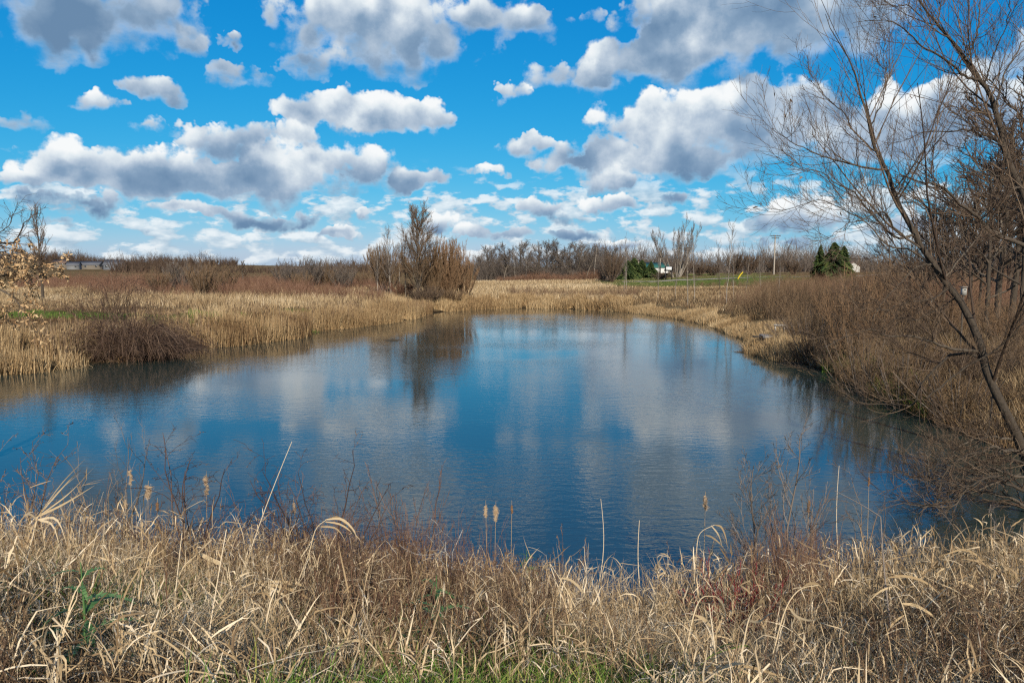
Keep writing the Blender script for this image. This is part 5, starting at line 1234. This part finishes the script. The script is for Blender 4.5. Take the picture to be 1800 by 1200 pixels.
def build_foreground():
    g = np.random.default_rng(77)
    def kind(name, f, mt):
        b = Bag(); f(b); return tag(b.build(name, mt), kind='stuff')
    # thatch of fallen blades close to the ground
    def thatch(b):
        X, Y = near_zone(95000, -60, 1860, 1.3, 13, g, 1.45, lambda X, Y: wob(X, Y, 2.6, 41) + .7 * wob(X, Y, 1.1, 42) > -.25)
        blades(b, X, Y, (.10, .34), (.003, .008), patchy(X, Y, .0, .8, 1.6, 22, g), g, bend=(.2, 1.2), n=4, wprof=(.8, 1, .7, .05), z0=.01, th=1.0)
    kind('grass_thatch', thatch, STRAW)
    # fine dry grass
    def fine(b):
        X, Y = near_zone(170000, -60, 1860, 1.4, 13, g, 1.35, lambda X, Y: (wob(X, Y, 2.2, 24) + .8 * wob(X, Y, .9, 44) > -.34) & (g.uniform(0, 1, len(X)) < np.clip((Y - .6) / 4.2, .35, 1)))
        c = pxcol(X, Y)
        tn = patchy(X, Y, .12, 1.08, 1.4, 23, g) - .16 * ((c > 560) & (c < 930))
        lay = 3.2 * wob(X, Y, .75, 25) + g.normal(0, .75, len(X))       # wind-laid swathes
        blades(b, X, Y, (.22, .62), (.0022, .0055), tn, g, bend=(.4, 2.4), a=lay, th=.42)
    kind('dry_grass', fine, STRAW)
    # broad leaved reed grass in swathes
    def broad(b):
        X, Y = near_zone(5600, -60, 1860, 2.6, 12.5, g, 1.15, lambda X, Y: (wob(X, Y, .8, 26) + .9 * (pxcol(X, Y) > 1130) + .35 * (pxcol(X, Y) < 520) > .25))
        canary_stems(b, X, Y, g, hr=(.35, .85))
        X, Y = near_zone(420, 40, 540, 7.0, 11.5, g, .8)
        canary_stems(b, X, Y, g, hr=(.55, 1.1), wr=(.008, .015), lean=.5)
        X, Y = near_zone(520, 1130, 1860, 5.5, 10.5, g, 1.0)
        canary_stems(b, X, Y, g, hr=(.6, 1.05), wr=(.009, .017), lean=.5)
    kind('reed_grass', broad, STRAW)
    def green(b):
        X, Y = near_zone(60000, -60, 1860, 1.4, 10, g, 2.0, lambda X, Y: wob(X, Y, 2.1, 27) + .5 * wob(X, Y, .9, 28) + .42 * (Y < 4.6) * (pxcol(X, Y) < 980) - .30 * (pxcol(X, Y) > 1000) > .18)
        blades(b, X, Y, (.20, .46), (.003, .0075), patchy(X, Y, .15, .95, 1.5, 28, g), g, bend=(.3, 1.9), hmin=.9)
    kind('green_grass', green, GREEN)
    def weeds(b):
        X, Y = near_zone(1050, 520, 960, 4.0, 11.5, g, 1.0, lambda X, Y: wob(X, Y, .9, 30) > -.6)
        weed_stems(b, X, Y, g, (.35, .80), (.1, .9))
        X, Y = near_zone(1000, -60, 1860, 2.8, 11, g, 1.2, lambda X, Y: wob(X, Y, .9, 31) > .2)
        weed_stems(b, X, Y, g, (.3, .7), (.0, .8))
        X, Y = near_zone(150, -60, 260, 2.4, 4.5, g, 1.0)
        weed_stems(b, X, Y, g, (.2, .5), (.0, .6), kk=9)
        X, Y = near_zone(200, 1330, 1700, 3.0, 6.5, g, 1.0)
        weed_stems(b, X, Y, g, (.25, .6), (.0, .6), kk=9)
    kind('dead_weeds', weeds, WEED)
    def reds(b):
        X, Y = near_zone(300, 600, 880, 7, 11.8, g, .9)
        weed_stems(b, X, Y, g, (.6, 1.25), (.2, 1.), crumbs=False, kk=5)
        X, Y = near_zone(260, 1270, 1420, 6, 10.5, g, .9)
        weed_stems(b, X, Y, g, (.6, 1.2), (.2, 1.), crumbs=False, kk=5)
        X, Y = near_zone(420, 540, 930, 4.0, 9.5, g, 1.0)
        weed_stems(b, X, Y, g, (.3, .7), (.0, .8), crumbs=False, kk=4)
        X, Y = near_zone(260, -60, 1860, 3.5, 10, g, 1.1)
        weed_stems(b, X, Y, g, (.3, .65), (.0, .8), crumbs=False, kk=4)
        X, Y = near_zone(160, 100, 620, 8, 12, g, .9)
        weed_stems(b, X, Y, g, (.6, 1.2), (.2, 1.), crumbs=False, kk=5)
    kind('rusty_stems', reds, REDSTEM)
    def upright(b):
        X, Y = near_zone(5200, -40, 1840, 6.5, 13, g, .8, dmin=-.5)
        blades(b, X, Y, (.4, .95), (.004, .009), patchy(X, Y, .2, .9, 1.2, 33, g), g, bend=(.0, .9), th=.12)
    kind('waterline_reeds', upright, REED)
    # leaves strewn low (broad-leaved herbs in the turf)
    def herbs(b):
        X, Y = near_zone(420, -40, 1000, 1.9, 4.6, g, 1.3, lambda X, Y: wob(X, Y, 1.8, 35) > .1)
        C = np.stack([X, Y, height(X, Y) + .05], 1); C = np.repeat(C, 9, 0) + g.normal(0, .035, (len(X) * 9, 3)) * (1, 1, .7); K = len(C)
        d = norm(g.normal(0, 1, (K, 3)) * (1, 1, .4)); L = g.uniform(.02, .05, K)
        P = C[:, None] + d[:, None] * (L[:, None] * np.linspace(0, 1, 4)[None])[..., None]
        ribbons(b, P, L[:, None] * np.array([.25, .75, .7, .1])[None], norm(np.cross(d, g.normal(0, .3, (K, 3)) + (0, 0, 1.))), g.uniform(0, .8, K))
    kind('turf_herbs', herbs, GREEN)

    BROWNHEAD = mat('cattail_head', [(0, (.09, .042, .02)), (.5, (.19, .10, .05)), (1, (.40, .27, .16))], rough=.95, noise=.35, nscale=30)
    FLUFF = mat('cattail_fluff', [(0, (.16, .085, .042)), (.5, (.36, .255, .16)), (1, (.64, .52, .38))], rough=.95, noise=.35, nscale=30)
    for k, (px, yt, Y, hl, hr, fl, m, l) in enumerate([
        (229, 805, 10.2, .22, .017, .5, FLUFF, 'tallest bursting cattail at the left, taller than its three neighbours'), (254, 832, 10.4, .19, .028, 1.0, FLUFF, 'fattest fluffy cattail in the left group'), (269, 862, 10.6, .13, .017, .2, BROWNHEAD, 'smooth brown cattail right of the fattest fluffy one'), (220, 858, 10.3, .12, .013, .4, FLUFF, 'short thin cattail under the tallest one at the left'),
        (360, 815, 10.1, .27, .020, .8, FLUFF, 'shaggy cattail standing alone before the dark arching twigs'), (855, 868, 10.0, .17, .016, .5, FLUFF, 'left cattail of the middle pair'), (869, 868, 9.9, .22, .021, .8, FLUFF, 'right and larger cattail of the middle pair'), (898, 866, 10.3, .13, .013, .1, BROWNHEAD, 'dark brown cattail just right of the middle pair'),
        (1241, 850, 10.2, .21, .018, .7, FLUFF, 'cattail standing against the water left of the grey sapling'), (1424, 858, 10.0, .18, .016, .3, BROWNHEAD, 'brown cattail among the twigs right of the grey sapling'), (1532, 818, 11.5, .16, .013, .1, BROWNHEAD, 'thin orange brown cattail stalk standing in the water at the right'), (520, 862, 9.9, .14, .012, .4, FLUFF, 'small cattail behind the long pale stem')]):
        cattail(px, yt, Y, hl, hr, l, fl, 200 + k, m)
    # tall pale stems
    for k, (x0, y0, x1, y1, Y, r, l) in enumerate([
        (418, 1009, 513, 776, 7.2, .0060, 'long pale stem slanting up to the right over the dark twigs'), (290, 1192, 320, 936, 3.6, .0042, 'thin pale straw stem rising from the lower left turf'), (347, 1196, 398, 930, 3.5, .0050, 'straw stem right of the thin one in the lower left turf'), (1025, 1091, 966, 990, 5.2, .0065, 'thick bent straw stem below the middle of the water edge'),
        (1477, 985, 1475, 818, 9.0, .0058, 'straight pale stem upright against the dark water at the right'), (1048, 1030, 1056, 876, 9.8, .0065, 'upright tan reed stem standing alone in the water'), (1125, 1015, 1124, 914, 9.6, .0075, 'short upright tan reed stem right of the lone reed'), (1577, 1130, 1548, 908, 5.2, .0075, 'thick grey dead stem rising through the right grass'),
        (1548, 908, 1467, 862, 5.2, .0045, 'thin grey branch slanting from the top of the thick grey stem'), (20, 1080, 60, 935, 4.2, .0055, 'bent straw stem at the left picture edge'), (1268, 1196, 1246, 1060, 3.4, .0055, 'straw stem low in front right of the middle')]):
        straight_stem('dry_stem', at(x0, y0, Y) - ((0, 0, .15) if k != 8 else (0, 0, 0)), at(x1, y1, Y + .35), r, r * .5, STRAW if 'grey' not in l else TWIG_GREY, l, 'plant stem', 'tall dry stems on the near bank', seed=300 + k, tint=.95)
    # reed clump with a bundle of long leaves, upper left
    p = at(70, 1020, 5.2); p = on_ground(p[0], 5.2); root = empty('reed_clump', p, 'dry reed with a bundle of long leaves fanning to the right over the water', 'plant')
    b = Bag(); top = at(66, 908, 5.3); st = poly([p - (0, 0, .1), at(40, 1000, 5.2), at(58, 940, 5.25), top], 12); tubes(b, (st - p)[None], taper(12, .007, .006)[None], 6, [.85]); b.build('stem', STRAW, root)
    for tx, ty, w, mid in ((150, 806, .030, (108, 850)), (146, 822, .028, (118, 848)), (168, 818, .020, (120, 868)), (166, 853, .024, (115, 884)), (142, 830, .018, (100, 866))):
        lb = Bag(); A = poly([top, at(*mid, 5.35), at(tx, ty, 5.45)], 9) - p
        ribbons(lb, A[None], (w * np.array([.35, .8, 1, 1, .9, .75, .55, .35, .05]))[None], norm(np.array([[.45, .1, .9]])), np.array([.75])); lb.build('leaf', STRAW, root)
    for tx, ty, my in ((125, 985, 915), (10, 960, 905), (115, 1030, 930)):
        lb = Bag(); A = poly([top - (0, 0, .02), at((66 + tx) / 2 + 6, my, 5.2), at(tx, ty, 5.1)], 9) - p
        ribbons(lb, A[None], (.018 * np.array([.5, .9, 1, 1, .9, .7, .5, .3, .05]))[None], norm(np.array([[.2, .1, 1.]])), np.array([.9])); lb.build('leaf', STRAW, root)
    # twiggy shrubs along the near waterline
    GREYW = mat('bleached_twig', [(0, (.22, .20, .18)), (.6, (.42, .40, .37)), (1, (.60, .58, .55))], rough=.8)
    DARKT = mat('dark_bramble', [(0, (.035, .022, .02)), (.6, (.085, .05, .042)), (1, (.16, .10, .075))], rough=.7)
    twig_shrub('bleached_branch', 785, 930, 1.35, 3, .5, GREYW, 'bleached white branching twig in front of the middle water', 401, r=.0075, cnts=(4, 3), Y=8.6, ang=.7, up=.2, lens=(.5, .5), rmin=.002)
    twig_shrub('grey_sapling', 1340, 950, 2.5, 3, .35, TWIG_GREY, 'grey bare sapling rising before the water right of the middle', 402, r=.012, cnts=(11, 6, 3), Y=9.2, ang=.7, up=.5, lens=(.42, .5, .5), rmin=.0016)
    twig_shrub('grey_sapling', 1425, 960, 1.75, 4, .5, TWIG_GREY, 'smaller grey bare sapling right beside the tall one', 403, r=.009, cnts=(8, 5), Y=9.4, ang=.65, rmin=.0016)
    twig_shrub('red_dogwood', 1302, 1050, .75, 26, .42, CRIMSON, 'bright red stemmed dogwood low in the right grass', 404, r=.0042, cnts=(5, 3), Y=6.6, rmin=.0014, ang=.4)
    twig_shrub('dark_bramble', 345, 890, 1.75, 10, .9, DARKT, 'dark arching bramble behind the lone shaggy cattail', 405, r=.008, cnts=(7, 5), Y=9.0, up=-.4, wig=.24, crumbs=220, ang=.7)
    twig_shrub('dark_bramble', 570, 900, 1.75, 13, 1.0, DARKT, 'dark arching bramble right of the long pale stem', 406, r=.008, cnts=(8, 5), Y=9.2, up=-.5, wig=.26, crumbs=260, ang=.7)
    twig_shrub('bare_twig_shrub', 195, 900, 2.0, 6, .7, TWIG_GREY, 'light forked twigs over the water behind the left cattails', 407, r=.009, cnts=(6, 4), Y=10.9, rmin=.0014)
    twig_shrub('bare_twig_shrub', 30, 930, 1.7, 11, .9, WEED, 'tangled brown twigs with shrivelled leaves at the left edge', 408, r=.006, cnts=(7, 5), Y=9.5, wig=.22, up=.1, crumbs=520, ang=.75)
    twig_shrub('red_twig_shrub', 725, 930, 1.65, 20, .65, REDSTEM, 'fine rust red twigs standing above the brown weeds in the middle', 409, r=.005, cnts=(5, 4), Y=10.2, rmin=.0013, ang=.42, up=.9)
    twig_shrub('red_twig_shrub', 480, 900, 1.6, 8, .7, REDSTEM, 'thin red twigs left of the second dark bramble', 410, r=.005, cnts=(4, 3), Y=10.8, rmin=.0013, ang=.45, up=.8)
    twig_shrub('red_twig_shrub', 1395, 950, 1.35, 14, .6, REDSTEM, 'rusty twigs in front of the grey saplings', 411, r=.005, cnts=(5, 3), Y=8.8, rmin=.0013, ang=.42, up=.9)
    twig_shrub('bare_twig_shrub', 1555, 900, 1.6, 6, 1.0, TWIG, 'thin brown twigs arching over the dark water before the leaning tree', 412, r=.006, cnts=(7, 4), Y=11.4, up=-.3, wig=.2, ang=.7)
    twig_shrub('bare_twig_shrub', 1760, 960, 1.5, 7, 1.0, TWIG_GREY, 'grey twigs in the lower right corner of the water', 413, r=.007, cnts=(7, 4), Y=11.0, up=-.2, wig=.2, ang=.7)
    twig_shrub('dead_weed_plant', 1215, 960, 1.1, 3, .4, WEED, 'lone dark weed with curled leaves before the cloud reflection', 414, r=.004, cnts=(6, 3), Y=9.3, crumbs=60, rmin=.0012)
    twig_shrub('dead_weed_plant', 980, 950, .85, 6, .4, WEED, 'brown weed with fluffy seed heads right of the middle cattails', 415, r=.004, cnts=(6, 4), Y=8.8, crumbs=260, rmin=.0012)
    for k, (px, py, s, n, _r, l) in enumerate(THISTLES):
        thistle(px, py + 14, s, n, l, 500 + k)

build_foreground()
build_fans()
